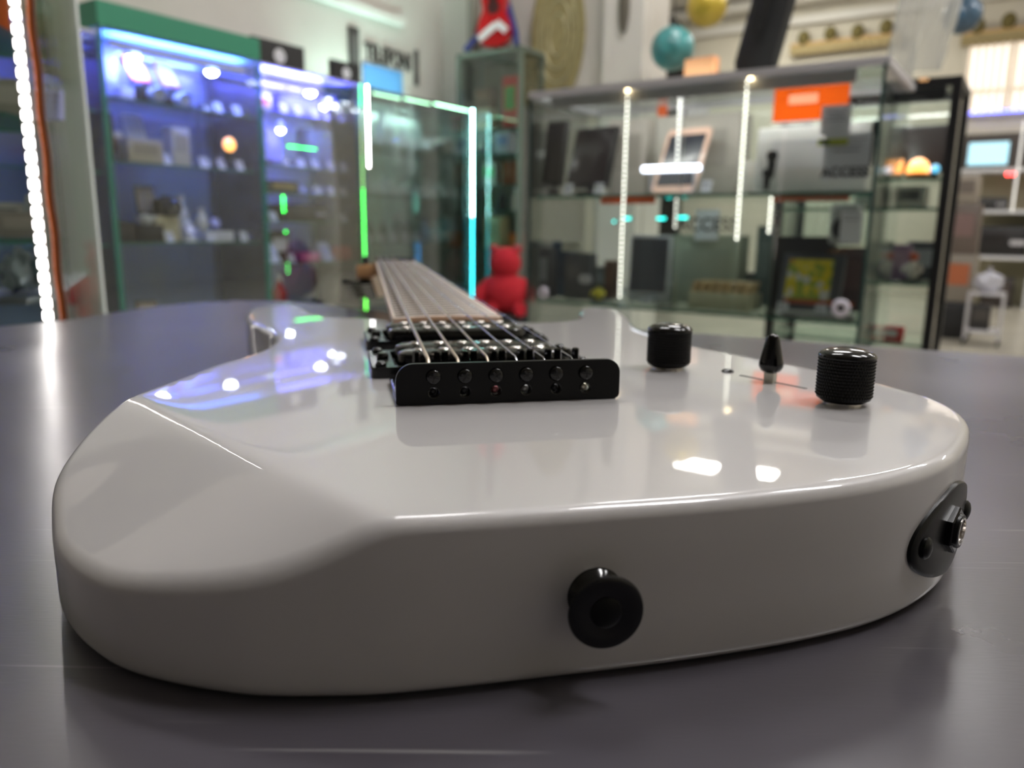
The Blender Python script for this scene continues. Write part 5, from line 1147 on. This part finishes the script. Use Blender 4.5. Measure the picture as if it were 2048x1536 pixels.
# beaded chain at the right edge, silver drapes
a = W(2046, 240, 3.4); b = W(2026, 425, 3.4); led_strip('beaded pale light chain at the right edge of the photograph', Vector(((a.x+b.x)/2, a.y, a.z)), Vector(((a.x+b.x)/2, a.y, b.z)), (230, 225, 215), 1, pitch=.012, dot=.008)
for i, (p0, p1, p2, w0, w1, lab) in enumerate((((1838, -60), (1812, 70), (1795, 160), .045, .05, 'left sheer silver drape hanging right of the right cabinet'), ((1906, -60), (1868, 70), (1848, 140), .06, .06, 'right sheer silver drape hanging beside the blue globe lantern'))):
    pts = [W(*q, 3.0+.1*i) for q in (p0, p1, p2)]; o = thing('sheer_drape', lab, 'drape', pts[0], 0)
    g = MB(); rings = []
    for k in range(13):
        t = k/12; c = (pts[0]*(1-t)**2 + pts[1]*2*t*(1-t) + pts[2]*t*t)-pts[0]; w_ = w0+(w1-w0)*t
        rings.append([(c.x + w_*cos(2*pi*j/32)*(1+.15*sin(j*2.2+k*.5)), c.y + w_*.5*sin(2*pi*j/32)*(1+.2*sin(j*3.1)), c.z) for j in range(32)])
    g.loft(rings, cap=False)
    ms = MATS.get('sheer')
    if not ms:
        ms = bpy.data.materials.new('sheer'); ms.use_nodes = True; n_ = ms.node_tree; n_.nodes.clear(); ou = n_.nodes.new('ShaderNodeOutputMaterial'); mi = n_.nodes.new('ShaderNodeMixShader'); tr = n_.nodes.new('ShaderNodeBsdfTransparent'); di = n_.nodes.new('ShaderNodeBsdfPrincipled')
        di.inputs['Base Color'].default_value = (.7, .7, .66, 1); di.inputs['Roughness'].default_value = .3; di.inputs['Metallic'].default_value = .5; mi.inputs[0].default_value = .45
        n_.links.new(tr.outputs[0], mi.inputs[1]); n_.links.new(di.outputs[0], mi.inputs[2]); n_.links.new(mi.outputs[0], ou.inputs[0]); MATS['sheer'] = ms
    g.build('netting', ms, o, smooth=60)
    MB().tube([(0, 0, 0), (0, 0, CEIL-pts[0].z)], .003, 6).build('cord', m_alu, o)

# ---- near glass case on the left, beyond the counter
E1 = W(86, 600, 1.02); E1.z = 0; E2 = W(197, 560, 1.22); E2.z = 0
CX = (E1-E2).normalized(); L_c = (E1-E2).length           # from far corner to near corner
CY = Vector((CX.y, -CX.x, 0))
if CY.x > 0: CY = -CY
# local x from E2 to E1 would mirror the frame, so build it by hand
rz = math.atan2((E2-E1).y, (E2-E1).x)
o = thing('glass_case', 'tall glass case with a bright LED strip at the left edge of the counter', 'glass case', (E1.x, E1.y, FLOOR), rz); F = -FLOOR; dpc = .55; Lc = L_c
MB().box((Lc/2, dpc/2, (F-.30)/2), (Lc, dpc, F-.30)).build('plinth', mat('case_plinth', (60, 64, 66), .4), o)
MB().box((Lc/2, dpc/2+.01, F-.004), (Lc-.02, dpc-.03, .008)).build('deck', mat('case_deck', (116, 120, 122), .35), o)
HZ = .62; HB = .30
for nm, c, d in (('side_pane', (Lc/2, 0, F+(HZ-HB)/2), (Lc, .006, HZ+HB)), ('front_pane', (0, dpc/2, F+(HZ-HB)/2), (.006, dpc, HZ+HB)), ('top_pane', (Lc/2, dpc/2, F+HZ), (Lc, dpc, .006))): MB().box(c, d).build(nm, m_gl, o)
MB().box((Lc, -.001, F+(HZ-HB)/2), (.009, .010, HZ+HB)).build('white_edge', mat('white_edge', (215, 222, 220), .3), o)
MB().box((Lc-.004, .012, F+(HZ-HB)/2), (.016, .016, HZ+HB)).build('green_edge', mat('green_edge', (34, 165, 118), .3, coat=.5), o)
for z in (.34, .235, .075): 
    g = MB().box((Lc/2, dpc/2+.01, F+z), (Lc-.02, dpc-.03, .006)).build('glass_shelf', m_glb, o); MB().box((Lc-.006, dpc/2, F+z), (.005, dpc-.04, .0065)).build('shelf_edge', mat('shelf_edge_bright', (60, 150, 110), .3), g)
pin = MB(); pin.tube([(Lc-.075, .012, F+.312), (Lc-.0, .012, F+.312)], .005, 10); pin.lathe([(.001, 0), (.009, .001), (.010, .006), (.006, .010)], (Lc-.08, .012, F+.312), (1, 0, 0), 16)
pin.build('shelf_pin', mat('pin_steel', (150, 146, 136), .3, metal=.6), o, smooth=50)
def ec(px, py, y=0.): return rayplane(px, py, E1 + Vector((-sin(rz), cos(rz), 0))*y, (E2-E1).normalized())
top_ = E1 + Vector((0, 0, .50)); nn = Vector((sin(rz), -cos(rz), 0))
led_strip('thick bright white LED strip on the near corner of the left glass case', Vector((E1.x, E1.y, -.03))+nn*.006+Vector((-.001, 0, 0)), Vector((E1.x, E1.y, .58))+nn*.006, (255, 250, 245), 20, pitch=.0167, dot=.009, face=tuple(Vector((0, -1, 0))))
a = ec(120, 600); b = ec(188, 545); led_strip('loose LED strip slanting inside the bottom of the left glass case', a - nn*.01, b - nn*.01, (235, 245, 255), 9, pitch=.0167, dot=.0045, face=(0, -1, 0))
oc = thing('cable', 'orange cable running down beside the bright LED strip', 'cable', (0, 0, 0)); base = E1 + nn*.010 + Vector((.0115, 0, 0))
MB().tube([base + Vector((.0012*sin(i*1.3), 0, -.04+.62*i/30)) for i in range(31)], .0028, 8).build('sheath', mat('orange_cable', (225, 112, 40), .4), oc, smooth=60)
MB().tube([base + Vector((.005+.0012*sin(i*1.3), 0, -.04+.62*i/30)) for i in range(31)], .0022, 8).build('second_core', mat('brown_cable', (120, 66, 40), .4), oc, smooth=60)
inn = Cab(E1, -nn, (E2-E1).normalized(), rz)
def cin(kind, px, z, t, w_, h, d, ca, cb, label, cat, r=0., lean=None): goods(kind, inn.at(px, z, .10), .35+r, w_, h, d, ca, cb, label, cat, lean=lean)
cin('bag', 44, .008, .16, .05, .05, .045, (190, 200, 205), (210, 215, 218), 'clear crumpled bag at the bottom of the left glass case', 'bag')
cin('bag', 106, .008, .08, .04, .055, .04, (105, 150, 155), (130, 170, 172), 'teal film bag at the bottom of the left glass case', 'bag')
# goods further back on the left, seen through the case
for args in (('card', 12, .08, .3, .045, .05, .01, (200, 195, 190), (130, 128, 125), 'white tent card at the far left through the glass case', 'price card'),
             ('box', 55, .08, .3, .06, .035, .05, (170, 160, 148), (190, 180, 168), 'small beige box through the left glass case', 'box'),
             ('tablet', 88, .08, .1, .045, .06, .01, (190, 192, 190), (150, 152, 150), 'pale framed card near the corner of the left glass case', 'picture frame'),
             ('box', 8, .335, .3, .07, .05, .05, (170, 165, 150), (200, 195, 180), 'cream box on the upper shelf of the left glass case', 'box'),
             ('card', 100, .335, .2, .035, .045, .01, (150, 155, 195), (110, 112, 140), 'lilac card on the upper shelf of the left glass case', 'price card'),
             ('figure', 12, .50, .0, .0, .0, .0, BK, BK, '', '')):
    if args[5] > 0:
        z_ = {.08: .079, .335: .239}[args[2]]; cin(args[0], args[1], z_, args[3], *args[4:])
p = inn.at(10, .350, .12); o = thing('toy_dinosaur', 'bright orange spiky toy at the upper left corner', 'toy', p, .3)
g = MB()
for i in range(7): g.lathe([(.008, 0), (.001, .012)], (.010+.004*i*.5, 0, .02+.008*i), (1, 0, .5), 8)
g.build('spikes', mat('spike_yellow', (255, 150, 30), .5), o); MB().lathe([(.014, 0), (.018, .02), (.012, .05), (.006, .07), (.001, .075)], (0, 0, 0), (.1, 0, 1), 18).build('trunk', mat('toy_orange', (250, 110, 10), .5), o, smooth=60)

for k, (z, nm) in enumerate(((SH, 'upper'), (SL, 'lower'))):
    clutter(r_, z, 8, 'card', .03, .035, .01, W2_, (120, 120, 128), '%%s white price tags, %s shelf of the right aluminium cabinet' % nm, 'price tag', 'price tags on the %s shelf of the right cabinet' % nm, t=.04, seed=k+50)
    clutter(r_, z, 7, 'box', .07, (.11, .10)[k], .06, ((175, 168, 160), (90, 94, 96))[k], ((150, 146, 142), (130, 134, 136))[k], '%%s plain boxes, back of the %s shelf, right aluminium cabinet' % nm, 'box', 'boxes at the back of the %s shelf of the right cabinet' % nm, t=.33, seed=k+54)
